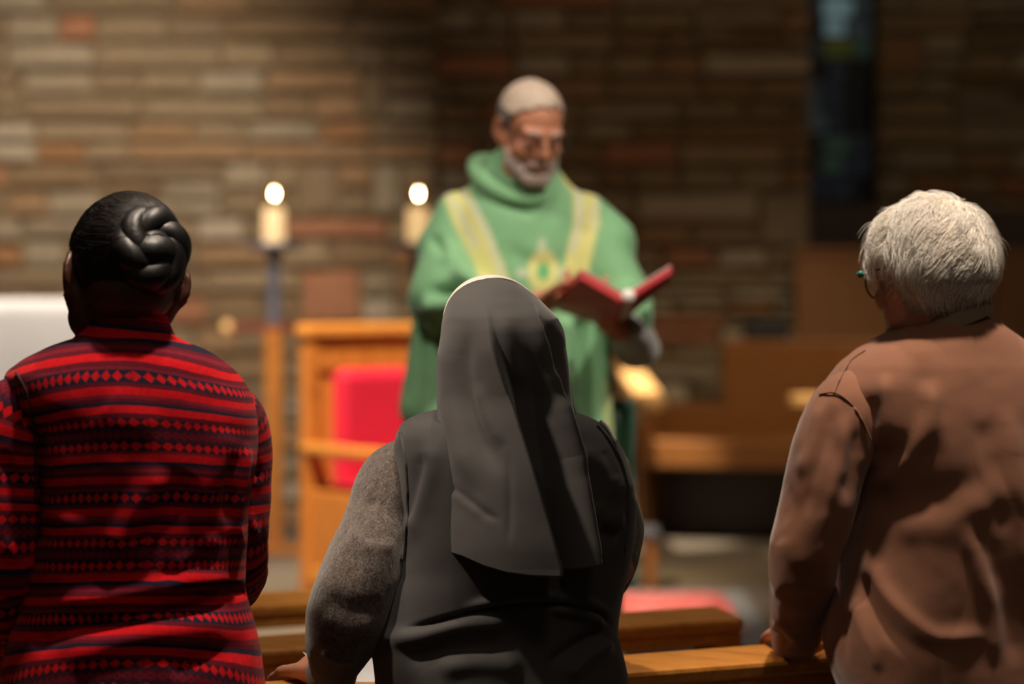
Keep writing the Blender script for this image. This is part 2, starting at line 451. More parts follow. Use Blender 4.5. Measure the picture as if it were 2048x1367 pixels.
def struct(name, me_or_o, mat=None):
    o = me_or_o; o['kind'] = 'structure'; return o
def slab(name, x0, x1, y0, y1, z0, z1, mat, bev=0.0):
    o = box(name, ((x0 + x1) / 2, (y0 + y1) / 2, (z0 + z1) / 2), (x1 - x0, y1 - y0, z1 - z0), mat, bev=bev)
    o['kind'] = 'structure'; return o
slab('floor', -6, 6, -1.5, 18.5, -.12, 0, M['nave'])
slab('floor_sanctuary', -6, 6, 7.02, 18.4, .002, .25, M['floor'], .01)

# stone variants: unit chunk, x,z in -.5..+.5, front towards -y, bevelled and uneven
def stone_mesh(k):
    r = random.Random(100 + k); out = []; nx = 3
    def j(a): return r.uniform(-a, a)
    back = []; mid = []; fr = []
    per = [(-.5, -.5), (-.16, -.5), (.18, -.5), (.5, -.5), (.5, 0), (.5, .5), (.16, .5), (-.18, .5), (-.5, .5), (-.5, 0)]
    for x, z in per:
        ox, oz = j(.02), j(.05); back.append((x + ox * .5, .5, z + oz * .5)); mid.append((x * .985 + ox, -.28 + j(.05), z * .96 + oz))
        fr.append((x * .93 + ox, -.5 + j(.12), z * .80 + oz))
    v = back + mid + fr + [(j(.1), -.62, j(.1))]; n = len(per); f = []
    for a in (0, n):
        for i in range(n): f.append((a + i, a + (i + 1) % n, a + n + (i + 1) % n, a + n + i))
    for i in range(n): f.append((2 * n + i, 2 * n + (i + 1) % n, 3 * n))
    f = [q[::-1] for q in f]
    me = me_from('stone', v, f, False); me.materials.append(M['stone']); return me
STONES = [stone_mesh(k) for k in range(10)]
def stone_wall(name, x0, x1, Y, z0, z1, seed, hmin, hmax, wmin, wmax, vis, holes=()):
    """coursed rubble: stones in view are objects (parts), the rest one joined part"""
    w = slab(name, x0, x1, Y, Y + .25, z0, z1, M['mortar'])
    r = random.Random(seed); lst = []; z = z0
    # broken courses: blocks of equal height subdivided at random
    while z < z1:
        H = r.uniform(hmin, hmax) * 2; x = x0 - r.uniform(0, .2)
        while x < x1:
            Wd = r.uniform(wmin, wmax) * 1.5; mode = r.random()
            if mode < .40: cells = [(x, z, Wd, H * .5), (x, z + H * .5, Wd * r.uniform(.45, .6), H * .5)]; cells.append((x + cells[1][2], z + H * .5, Wd - cells[1][2], H * .5))
            elif mode < .70: a = r.uniform(.4, .6); b = r.uniform(.35, .65); cells = [(x, z, Wd * b, H * a), (x + Wd * b, z, Wd * (1 - b), H * a), (x, z + H * a, Wd, H * (1 - a))]
            elif mode < .82: b = r.uniform(.3, .7); cells = [(x, z, Wd * b, H), (x + Wd * b, z, Wd * (1 - b), H * .5), (x + Wd * b, z + H * .5, Wd * (1 - b), H * .5)]
            else: a = r.uniform(.3, .36); cells = [(x, z, Wd, H * a), (x, z + H * a, Wd * .5, H * a), (x + Wd * .5, z + H * a, Wd * .5, H * a), (x, z + 2 * H * a, Wd, H * (1 - 2 * a))]
            lst += cells; x += Wd
        z += H
    seen = []; rest = []
    for (x, z, a, h) in lst:
        xa, xb = max(x, x0), min(x + a, x1); zb = min(z + h, z1)
        if xb - xa < .05 or zb - z < .03: continue
        c = ((xa + xb) / 2, (z + zb) / 2); g = .014
        if any(q[0] < c[0] < q[1] and q[2] < c[1] < q[3] for q in holes): continue
        s = (xb - xa - g, r.uniform(.05, .085), zb - z - g)
        px = proj(np.array([c[0], Y, c[1]])); inv = -60 < px[0] < 2110 and -60 < px[1] < 1200
        hid = not vis(px[0], px[1])
        (seen if inv and not hid else rest).append((c, s, r.randrange(10), px))
    seen.sort(key=lambda q: -q[1][0] * q[1][2]); rest += seen[300:]; seen = seen[:300]
    for c, s, k, px in seen:
        o = bpy.data.objects.new('stone', STONES[k]); COL.objects.link(o); o.parent = w
        o.location = (c[0], Y - s[1] * .22, c[1]); o.scale = s
    bm = bmesh.new()
    for c, s, k, px in rest:
        t = STONES[k].copy(); t.transform(Matrix.Translation((c[0], Y - s[1] * .22, c[1])) @ Matrix.Diagonal((*s, 1))); bm.from_mesh(t); bpy.data.meshes.remove(t)
    if rest:
        me = bpy.data.meshes.new('stone_field'); bm.to_mesh(me); me.materials.append(M['stone'])
        o = bpy.data.objects.new('stone_field', me); COL.objects.link(o); o.parent = w; o['kind'] = 'stuff'
    bm.free(); return w
# what of the walls shows between the people and the furniture
def visL(x, y):
    if y > 570 and x < 150: return False
    if 165 < x < 360 and y > 430: return False
    if x < 500 and y > 760: return False
    if x > 620 and y > 680: return False
    return y < 1120
def visR(x, y):
    if y > 520 and x < 1240: return False
    if x > 1600 and y > 520: return False
    if x > 1760 and y > 420: return False
    return y < 830
XC = (872 - 1024) / FPX * 15.8
XM1 = (1618 - 1024) / FPX * 15.95
stone_wall('wall_left', -5.2, XC, 15.8, .25, 5.2, 11, .095, .15, .24, .44, visL)
XW0, XW1 = (1608 - 1024) / FPX * 16.9, (1752 - 1024) / FPX * 16.9
stone_wall('wall_middle', XC - .03, XM1, 15.95, .25, 5.2, 23, .095, .15, .24, .46, visR)
stone_wall('wall_right', XW1, 5.2, 16.9, .25, 5.2, 37, .095, .15, .24, .44, visR)
M['plaster'] = mat_plain('brown_plaster', (.16, .12, .08), .9)
slab('wall_side_left', -5.45, -5.2, -1.5, 16.2, 0, 5.2, M['plaster']); slab('wall_side_right', 5.2, 5.45, -1.5, 17.2, 0, 5.2, M['plaster'])
slab('wall_window_side', XM1 - .05, XM1, 16.2, 17.15, .25, 5.2, M['mortar'])

# stained glass strip window, deep set, backlit faintly
def mat_glass(name, col, emit):
    t = NT(name); v = t.coords('Object'); f = t.noise(v, 9, 3)
    t.base(t.ramp(f, [(.3, tuple(c * .5 for c in col)), (.7, col)])); t.set(Roughness=.15)
    t.link(t.ramp(f, [(.3, tuple(c * .35 for c in col)), (.72, col)]), t.b.inputs['Emission Color']); t.set(Emission_Strength=emit); return t.m
GL = {'dark': mat_glass('glass_dark', (.010, .010, .012), .1), 'navy': mat_glass('glass_navy', (.014, .018, .026), .35), 'grey': mat_glass('glass_grey_blue', (.04, .055, .06), .35),
      'pale': mat_glass('glass_pale_blue', (.14, .22, .24), .6), 'teal': mat_glass('glass_teal', (.03, .06, .045), .35), 'olive': mat_glass('glass_olive', (.06, .07, .012), .4)}
win = slab('window_1', XW0, XW1, 17.12, 17.15, .25, 5.2, M['black'])
slab('window_1_sill', XW0, XW1, 16.9, 17.12, .25, 1.90, M['dark_wood'])
zt = 4.6; rw = random.Random(5); zz = 1.92
bars = bmesh.new()
def pz(z): return proj(np.array([1.7, 17.1, z]))[1]
while zz < zt:
    h = rw.uniform(.10, .17); cuts = [0, rw.uniform(.25, .40), rw.uniform(.58, .75), 1]
    py = pz(zz + h / 2)
    for i in range(3):
        xa = XW0 + (XW1 - XW0) * cuts[i]; xb = XW0 + (XW1 - XW0) * cuts[i + 1]
        if py < 75: k = ['dark', 'pale', 'grey'][i]
        elif py < 115: k = ['navy', 'olive', 'teal'][i]
        elif py < 160: k = ['dark', 'navy', 'dark'][i]
        elif py < 260: k = ['grey', 'navy', 'dark'][i] if rw.random() < .7 else 'navy'
        elif py < 330: k = ['dark', 'teal', 'navy'][i]
        elif py < 360: k = ['dark', 'dark', 'navy'][i]
        else: k = rw.choice(['dark', 'dark', 'navy'])
        if py < 20: k = ['navy', 'pale', 'grey'][i]
        sl = rw.uniform(-.02, .02); g = .008
        v = [(xa + g, 17.10, zz + g), (xb - g, 17.10, zz + g + sl * .3), (xb - g, 17.10, zz + h - g + sl * .3), (xa + g, 17.10, zz + h - g)]
        v += [(x, 17.112, z) for x, y, z in v]
        me = me_from('pane', v, [(0, 1, 2, 3), (7, 6, 5, 4), (0, 4, 5, 1), (1, 5, 6, 2), (2, 6, 7, 3), (3, 7, 4, 0)], False)
        me.transform(Matrix.Identity(4)); o = bpy.data.objects.new('pane', me); me.materials.append(GL[k]); COL.objects.link(o); o.parent = win
        box_bm(bars, ((xa), 17.10, zz + h / 2), (.012, .03, h), None, 0)
    box_bm(bars, ((XW0 + XW1) / 2, 17.10, zz), (XW1 - XW0, .03, .012), None, 0)
    zz += h
me = bpy.data.meshes.new('lead_came'); bars.to_mesh(me); bars.free(); o = link('lead_came', me, M['black']); o.parent = win
# ================================================================ altar, candles, chair, bench ...
M['linen'] = mat_cloth('white_linen', (.62, .58, .55), .8, 500, .05, .1)
M['altar_stone'] = mat_plain('altar_stone', (.45, .42, .38), .7)
M['wax'] = NT('wax').set(Roughness=.5, Subsurface_Weight=.3, Subsurface_Radius=(.02, .01, .005)).m
M['wax'].node_tree.nodes['Principled BSDF'].inputs['Base Color'].default_value = (.9, .80, .58, 1)
_w = M['wax'].node_tree.nodes['Principled BSDF']; _w.inputs['Emission Color'].default_value = (1, .66, .30, 1); _w.inputs['Emission Strength'].default_value = .75  # flame light inside the wax is put in as the wax's own glow
f_ = NT('flame'); f_.base((1, .8, .4)); f_.b.inputs['Emission Color'].default_value = (1, .72, .36, 1); f_.set(Emission_Strength=170); M['flame'] = f_.m
g_ = NT('candle_glass'); g_.base((1, .9, .8)); g_.set(Roughness=.05, Transmission_Weight=1.0, IOR=1.12, Alpha=.55); M['cglass'] = g_.m
M['dark_red_wood'] = mat_wood('dark_red_wood', (.15, .035, .015), (.09, .02, .01), 0, .85, 1.0, 0.0)
M['red_leather'] = mat_plain('red_upholstery', (.50, .014, .040), .45, .08, 20, .05)
M['brass'] = mat_plain('brass', (.30, .22, .07), .4, .1, metal=.5)

# altar on its step, with the white cloth lying over it
AY = 13.2; SA = FPX / AY; ax1 = (300 - 1024) / SA; zA = CAMZ - (604 - 520) / SA
al = thing('altar', (ax1 - 1.1, AY + .35, .25), 'pale stone altar block under the white cloth at the left edge', 'altar')
box('step', (ax1 - 1.1, AY + .4, .25 + .08), (2.9, 1.2, .16), M['floor'], al, bev=.01)
box('pedestal', (ax1 - 1.1, AY + .36, (.41 + zA - .06) / 2), (1.7, .55, zA - .06 - .41), M['altar_stone'], al, bev=.01)
box('table_slab', (ax1 - 1.1, AY + .36, zA - .045), (2.15, .70, .07), M['altar_stone'], al, bev=.01)
nu, nv = 90, 60; G = np.zeros((nv, nu, 3)); hw = 1.09; L0 = .52
for j in range(nv):
    t = j / (nv - 1)
    for i in range(nu):
        x = ax1 - 1.1 - hw + 2 * hw * i / (nu - 1); s = t * (.36 * 2 + 2 * .62)
        if s < .62: y = AY - .005 - .012 * math.sin(i * .35) * (1 - s / .62); z = zA - (.62 - s)
        elif s < .62 + .72: y = AY + (s - .62); z = zA
        else: y = AY + .725; z = zA - (s - 1.34)
        G[j, i] = (x, y, z)
me = gridmesh('altar_cloth', G, False); o = link('altar_cloth', me, M['linen']); m = o.modifiers.new('th', 'SOLIDIFY'); m.thickness = .006; m.offset = 1
tag(o, 'plain white cloth draped over the altar at the left edge', 'altar cloth'); settle(o)

def candle_set(px, d, lab, lab2, cross):
    sc = FPX / d; x = (px - 1024) / sc; zp = CAMZ - (490 - 520) / sc + .0
    st = thing('candle_stand', (x, d, .25), lab, 'candle stand', 'tall candle stands behind the chair')
    zj = CAMZ - (655 - 520) / sc
    box('base', (x, d, .27), (.30, .30, .04), M['oak_v'], st, bev=.008)
    box('post', (x, d, (.29 + zj) / 2), (.082, .075, zj - .29), M['oak_v'], st, bev=.006)
    link('stem', gridmesh('stem', lathe([(.030, 0), (.034, .02), (.030, .05), (.030, zp - zj - .05), (.05, zp - zj - .015), (.05, zp - zj - .012)], (x, d, zj)), True, None, True, True), M['iron'], st)
    prof = [(.02, -.03), (.075, -.022), (.128, -.008), (.13, .012), (.122, .012), (.07, .004), (.01, .004)]
    link('drip_pan', gridmesh('drip_pan', lathe(prof, (x, d, zp)), True, None, True, True), M['iron'], st)
    if cross:
        xb0 = (452 - 1024) / sc; xb1 = (612 - 1024) / sc
        box('crossbar', ((xb0 + xb1) / 2, d - .01, zj + .0), (xb1 - xb0, .05, .045), M['dark_red_wood'], st, bev=.015, seg=2)
        link('knob', gridmesh('knob', np.array([[(xb0 + .01 + .032 * math.cos(a) * math.sin(b), d - .01 + .032 * math.sin(a) * math.sin(b), zj + .032 * math.cos(b)) for a in np.linspace(0, 6.2832, 20, endpoint=False)] for b in np.linspace(.1, 3.04, 10)]), True, None, True, True), M['pale_oak'], st, label='rounded pale wooden end of the crossbar')
    cd = thing('candle', (x, d, zp + .004), lab2, 'candle', 'lit candles on the tall stands')
    zc = zp + .006
    link('wax', gridmesh('wax', lathe([(.046, 0), (.050, .004), (.050, .150), (.046, .158), (.02, .155), (.006, .150)], (x, d, zc)), True, None, True, True), M['wax'], cd)
    link('wick', tubemesh('wick', [(x, d, zc + .15), (x + .001, d, zc + .165), (x + .003, d, zc + .205)], [.0016, .0016, .0012], 8, 8), M['black'], cd)
    fl = [(.0015, 0), (.005, .004), (.0068, .010), (.0055, .018), (.003, .025), (.0008, .031)]
    link('flame', gridmesh('flame', lathe(fl, (x + .003, d, zc + .212), 16), True, None, True, True), M['flame'], cd)
    link('glass_chimney', gridmesh('glass_chimney', lathe([(.058, -.004), (.058, .26), (.056, .26), (.056, -.003)], (x, d, zc + .004)), True), M['cglass'], cd)
candle_set(548, 14.4, 'tall candle stand with wooden post and crossbar, left of the chair', 'lit candle in a glass on the left stand, over the crossbar', True)
candle_set(836, 14.4, 'tall candle stand mostly hidden behind the priest and the chair', 'lit candle in a glass beside the shoulder of the priest', False)

# celebrant's chair
cw, cdp = .62, .55; cb = (-.406, 12.0, .25); Rc = rotz(math.radians(36))
ch = thing('armchair', cb, 'honey-coloured wooden armchair with red padded back behind the priest', 'chair')
def cb_(n, c, s, m='oak_v', bev=.008, par=ch, **k): return box(n, c, s, M[m], par, Rc, cb, bev, 2, **k)
for s in (-1, 1):
    cb_('rear_post', (s * .285, .25, .43), (.055, .055, .86)); 
    cb_('front_leg', (s * .285, -.24, .30), (.055, .055, .60)); cb_('armrest', (s * .285, .0, .625), (.07, .56, .045), 'oak', .015)
    cb_('side_panel', (s * .285, .0, .30), (.022, .46, .34), 'oak_v'); cb_('side_rail', (s * .285, 0, .14), (.03, .46, .07), 'oak')
cb_('seat_board', (0, 0, .40), (.56, .50, .05), 'oak'); cb_('front_apron', (0, -.245, .32), (.52, .03, .12), 'oak')
cb_('front_stretcher', (0, -.24, .12), (.52, .03, .06), 'oak')
cb_('seat_cushion', (0, -.01, .455), (.50, .46, .07), 'red_leather', .03)
cb_('top_rail', (0, .25, 1.075), (.66, .085, .06), 'oak', .018); cb_('upper_panel', (0, .25, .985), (.515, .045, .13), 'oak_v')
for s in (-1, 1):
    cb_('back_stile', (s * .285, .25, .945), (.055, .06, .21)); cb_('inner_panel', (s * .212, .255, .66), (.092, .03, .53), 'oak_v')
cb_('lower_back_rail', (0, .25, .45), (.515, .04, .10), 'oak')
cb_('back_cushion', (0, .225, .68), (.36, .09, .50), 'red_leather', .035)

# long bench with slanted arms at the right, and its wooden screen
bR = rotz(math.radians(-17)); d0 = 15.0; bx = (1290 - 1024) / FPX * 15.3
bb = (bx, 15.2, .25); bn = thing('bench', bb, 'long brown wooden bench with pale rounded armrests by the stone wall', 'bench')
def b_(n, c, s, m='oak_dark', bev=.008, **k): return box(n, c, s, M[m], bn, bR, bb, bev, 2, **k)
b_('seat_board', (.62, .05, .455), (1.25, .46, .06)); b_('seat_front', (.62, -.165, .40), (1.25, .03, .085), 'oak_dark')
b_('low_back', (.16, .28, .55), (.34, .04, .20)); b_('tall_back', (.80, .27, .71), (.95, .05, .50))
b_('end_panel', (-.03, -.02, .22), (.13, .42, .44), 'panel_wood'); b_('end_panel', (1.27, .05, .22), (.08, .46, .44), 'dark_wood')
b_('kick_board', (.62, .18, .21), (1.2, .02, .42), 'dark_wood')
b_('arm_support', (-.03, .18, .55), (.07, .07, .22), 'oak_dark'); b_('arm_support', (1.2, -.2, .56), (.07, .07, .16), 'oak_dark')
# arms: rounded pale boards
def stadium(name, a, b, wd, th, mat, par):
    a = Vector(a); b = Vector(b); d = (b - a).normalized(); s = d.cross(Vector((0, 0, 1))).normalized(); u = s.cross(d); v = []
    out = []
    for k in range(9): t = -math.pi / 2 + math.pi * k / 8; out.append((b, math.cos(t), math.sin(t)))
    for k in range(9): t = math.pi / 2 + math.pi * k / 8; out.append((a, math.cos(t), math.sin(t)))
    n = len(out)
    for lay, sh in ((-1, .86), (-.7, 1), (.7, 1), (1, .86)):
        for o_, c, q in out: v.append(o_ + d * c * wd * sh + s * q * wd * sh + u * lay * th)
    f = [(r * n + i, r * n + (i + 1) % n, (r + 1) * n + (i + 1) % n, (r + 1) * n + i) for r in range(3) for i in range(n)]
    f.append(tuple(range(n))[::-1]); f.append(tuple(range(3 * n, 4 * n)))
    return link(name, me_from(name, v, f, False), mat, par)
stadium('armrest', P(1252, 736, 15.35), P(1304, 806, 14.2), .062, .028, M['pale_oak'], bn)
stadium('armrest', P(1612, 800, 14.15), P(1700, 797, 14.9), .075, .025, M['pale_oak'], bn)
b_('arm_support', (.0, .05, .50), (.08, .26, .12), 'oak_dark')

sx0 = (1592 - 1024) / FPX * 15.6
sc_ = thing('wooden_screen', (sx0 + .7, 15.7, .25), 'tall plain brown wooden screen behind the white-haired person', 'screen')
for k in range(3):
    box('panel', (sx0 + .25 + .5 * k, 15.7, .95), (.492, .045, 1.36), M['panel_wood'], sc_, bev=.006)
box('top_rail', (sx0 + .75, 15.7, 1.645), (1.52, .07, .035), M['panel_wood'], sc_, bev=.006); box('foot_rail', (sx0 + .75, 15.7, .275), (1.52, .09, .05), M['panel_wood'], sc_, bev=.006)
cx0 = (1952 - 1024) / FPX * 16.3
cb2 = thing('cabinet', (cx0 + .5, 16.5, .25), 'dark reddish wooden cabinet behind the screen at the right edge', 'cabinet')
box('body', (cx0 + .5, 16.5, 1.06), (1.0, .42, 1.62), M['dark_wood'], cb2, bev=.008)
for s in (0, 1): box('door', (cx0 + .25 + .5 * s, 16.28, 1.06), (.48, .025, 1.52), M['dark_wood'], cb2, bev=.006)
dk = thing('gap_box', (1.31, 15.55, .25), 'made-up black box on a stand for the dark gap between the bench and the screen', 'gap_box')  # invented box and stand filling the black gap beside the screen
px_ = P(1532, 668, 15.6)
box('cabinet', px_, (.22, .20, .15), M['black'], dk, bev=.01); box('pole', (px_[0], 15.6, (.26 + px_[2]) / 2 - .03), (.03, .03, px_[2] - .33), M['black'], dk)
box('foot', (px_[0], 15.6, .262), (.25, .25, .022), M['black'], dk)
dk.location = (px_[0], 15.6, .25)
for c_ in dk.children: c_.data.transform(Matrix.Translation((1.31 - px_[0], -.05, 0)))

# low stool, rug, brass strip
st = thing('stool', (.44, 12.92, .25), 'low stool with dark cushion and wooden legs right of the nun', 'stool')
sx = (1262 - 1024) / FPX * 12.92 - .05; M['slate'] = mat_cloth('slate_cloth', (.05, .055, .065), .8)
box('cushion', (sx, 12.92, .475), (.33, .30, .04), M['slate'], st, bev=.015, seg=2)
box('seat_board', (sx, 12.92, .445), (.31, .28, .02), M['oak_dark'], st)
for a in (-1, 1):
    for b in (-1, 1): box('leg', (sx + a * .13, 12.92 + b * .11, .342), (.045, .045, .185), M['oak_dark'], st)
def mat_rug():
    t = NT('rug'); tc = t.n('ShaderNodeTexCoord'); sp = t.n('ShaderNodeSeparateXYZ'); t.link(tc.outputs['Object'], sp.inputs[0])
    f = t.noise(tc.outputs['Object'], 5, 3, .6); g = t.ramp(f, [(.42, (.42, .045, .04)), (.50, (.52, .16, .14)), (.56, (.36, .03, .03)), (.66, (.07, .13, .13))])
    t.base(g); t.set(Roughness=.95); t.bump(t.noise(tc.outputs['Object'], 300), .4, .003); return t.m
M['rug'] = mat_rug(); M['rug_border'] = mat_cloth('rug_border_cloth', (.15, .155, .16), .95, 300)
xr = (1522 - 1024) / FPX * 11.8
rg = thing('rug', (xr - .37, 11.75, .25), 'red patterned rug with grey border on the sanctuary floor', 'rug')
box('border', (xr - .37, 11.75, .2535), (.74, 1.9, .006), M['rug_border'], rg, bev=0)
box('field', (xr - .40, 11.92, .2585), (.62, 1.3, .004), M['rug'], rg, bev=0)
slab('trim_1', .4, 3.0, 13.25, 13.31, .25, .256, M['brass'])

# ---------------------------------------------------------------- pews (turned 30 degrees)
PSI = math.radians(30); RV = np.array([math.cos(PSI), math.sin(PSI), 0]); FV = np.array([-math.sin(PSI), math.cos(PSI), 0])
Rp = rotz(PSI)
def pew(py, px, d, r0, r1, lab, end_r=True, z0=0.0):
    """top edge of the cap passes through pixel (px,py) at distance d; runs r0..r1 metres along the pew"""
    q = P(px, py, d); base = (q[0], q[1], 0); zt = q[2]; L = r1 - r0; cx = (r0 + r1) / 2
    t = thing('pew', base, lab, 'pew', 'rows of wooden pews')
    def b(n, c, s, m='oak', bev=.006, tilt=0, **k):
        R = Rp
        if tilt: 
            R = Rp @ Matrix.Rotation(tilt, 3, 'X'); c = Rp.inverted() @ (Rp @ Vector(c)); cc = Vector(c)
            return box(n, (0, 0, 0), s, M[m], t, R, Vector(base) + Rp @ cc, bev, 2, **k)
        return box(n, c, s, M[m], t, R, base, bev, 2, **k)
    b('cap_rail', (cx, -.055, zt - .026), (L, .105, .030), 'oak', .008, math.radians(9))
    b('fascia', (cx, -.055, zt - .058), (L - .01, .085, .026), 'oak', .004)
    b('upper_rail', (cx, -.06, zt - .118), (L - .03, .10, .034), 'oak', .006)
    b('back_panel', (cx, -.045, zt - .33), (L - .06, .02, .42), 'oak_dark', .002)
    b('lower_rail', (cx, -.06, zt - .56), (L - .03, .045, .06), 'oak', .006)
    n = int(L / .11)
    b('seat_board', (cx, .22, .44), (L - .05, .42, .035), 'oak', .008)
    for e, sx in ((r0, 1), (r1, -1)):
        b('end_panel', (e + sx * .022, .14, zt * .30), (.045, .58, zt * .6), 'oak_v', .01)
        b('end_stile', (e + sx * .03, -.055, (zt - .05) / 2), (.06, .09, zt - .05), 'oak_v', .006)
    return t
pew(1352, 560, 4.89, -1.2, 1.75, 'honey wooden pew closest to the viewer, hands resting on its top')
pew(1262, 560, 5.72, -1.3, .955, 'second wooden pew, its square end showing right of the nun')
pew(1176, 560, 6.60, -1.3, .62, 'farthest of the three pews, showing left of the nun under the chair')
# ================================================================ people
def skin_mat(name, col, rough=.5, sub=.1, red=(1, .3, .15)):
    t = NT(name); v = t.coords('Object'); f = t.noise(v, 60, 4, .6); g = t.noise(v, 9, 2)
    h = t.m_('MULTIPLY_ADD', f, .5, t.m_('MULTIPLY', g, .5))
    t.base(t.ramp(h, [(.35, tuple(c * .86 for c in col)), (.65, tuple(min(1, c * 1.12) for c in col))]))
    t.set(Roughness=rough, Subsurface_Weight=sub, Subsurface_Scale=.01); t.b.inputs['Subsurface Radius'].default_value = red; t.bump(f, .12, .0006); return t.m
M['skin_dark'] = skin_mat('dark_brown_skin', (.085, .030, .016), .42)
M['skin_fair'] = skin_mat('fair_skin', (.60, .30, .21), .5, .15)
M['skin_ruddy'] = skin_mat('ruddy_skin', (.52, .22, .13), .5, .15)
M['skin_tan'] = skin_mat('warm_skin', (.52, .24, .15), .5, .15)

def body_parts(o, joints, waist=.9):
    """trunk, neck, limbs from named joints (world)"""
    J = {k: np.array(v, float) for k, v in joints.items()}; out = []
    pel, ch, nk, hd = J['pelvis'], J['chest'], J['neck'], J['head']
    F = J['F']; R = np.array([F[1], -F[0], 0.])
    Rm = np.stack([R, F, [0, 0, 1.]], 1)
    w = o.get('w', 1.0)
    out.append(ell(pel, (.15 * w, .10 * w, .12), Rm)); out.append(ell((pel + ch) / 2, (.125 * w, .085 * w, .16), Rm)); out.append(ell(ch, (.15 * w, .095 * w, .17), Rm))
    out.append(cap(nk - np.array([0, 0, .03]), hd - F * .015 - np.array([0, 0, .05]), .058 * min(w, 1.1), .054))
    for s in 'lr':
        sh, el, wr = J['sh' + s], J['el' + s], J['wr' + s]
        out.append(cap(nk - np.array([0, 0, .05]), sh, .05, .045)); out += chain([sh, el, wr], [.046, .036, .024])
        hip = pel + R * (.085 if s == 'r' else -.085) - np.array([0, 0, .06]); kn = np.array([hip[0], hip[1], J.get('floor', np.zeros(3))[2] + .48]); an = kn * 1; an[2] = J.get('floor', np.zeros(3))[2] + .07
        out += chain([hip, kn + F * .02, an - F * .02], [.085, .055, .036]); out.append(cap(an - F * .03 - np.array([0, 0, .03]), an + F * .13 - np.array([0, 0, .04]), .035, .028))
    return out

def legs_cloth(name, root, pel, F, zf, mat, skirt, w=1.0, r=.10):
    R = np.array([F[1], -F[0], 0.]); prt = []
    if skirt:
        G = []
        for t in np.linspace(0, 1, 26):
            z = pel[2] + .08 - t * (pel[2] + .08 - zf - .18); ph = np.linspace(0, 2 * math.pi, 64, endpoint=False); a = .175 * w + .09 * t; b = .135 * w + .08 * t
            k = 1 + .05 * t * np.sin(ph * 9); G.append(np.array([pel[0], pel[1], 0]) + np.outer(np.cos(ph) * a * k, R) + np.outer(np.sin(ph) * b * k, F) + np.array([0, 0, z]))
        return link(name, gridmesh(name, np.array(G)), mat, root)
    prt.append(ell(pel, (.17 * w, .125 * w, .13), np.stack([R, F, [0, 0, 1.]], 1)))
    for s in (-1, 1):
        hip = pel + R * .09 * s - np.array([0, 0, .06]); kn = np.array([hip[0], hip[1], zf + .48]); an = np.array([hip[0], hip[1], zf + .08]) - F * .02
        prt += chain([hip, kn, an], [r, .075, .062])
    return link(name, fuse(name, prt, .009, 4), mat, root)
def shoes(root, pel, F, zf, mat):
    R = np.array([F[1], -F[0], 0.])
    for s in (-1, 1):
        c = np.array([pel[0], pel[1], zf]) + R * .09 * s
        link('shoe', fuse('shoe', [cap(c - F * .06 + np.array([0, 0, .045]), c + F * .14 + np.array([0, 0, .038]), .044, .038), ell(c - F * .03 + np.array([0, 0, .07]), (.05, .05, .05))], .008, 3), mat, root)
M['shoe'] = mat_plain('black_shoe', (.015, .013, .012), .4)
M['trouser'] = mat_cloth('dark_trousers', (.02, .02, .025))

def rim(G, row, r, name, mat, parent, nu=8, step=2, out=0.0, **k):
    """a rolled hem / seam following one row of a grid"""
    L = np.concatenate([G[row][::step], G[row][:1]]); return link(name, tubemesh(name, L, [r] * len(L), nu, len(L) * 2, **k), mat, parent)

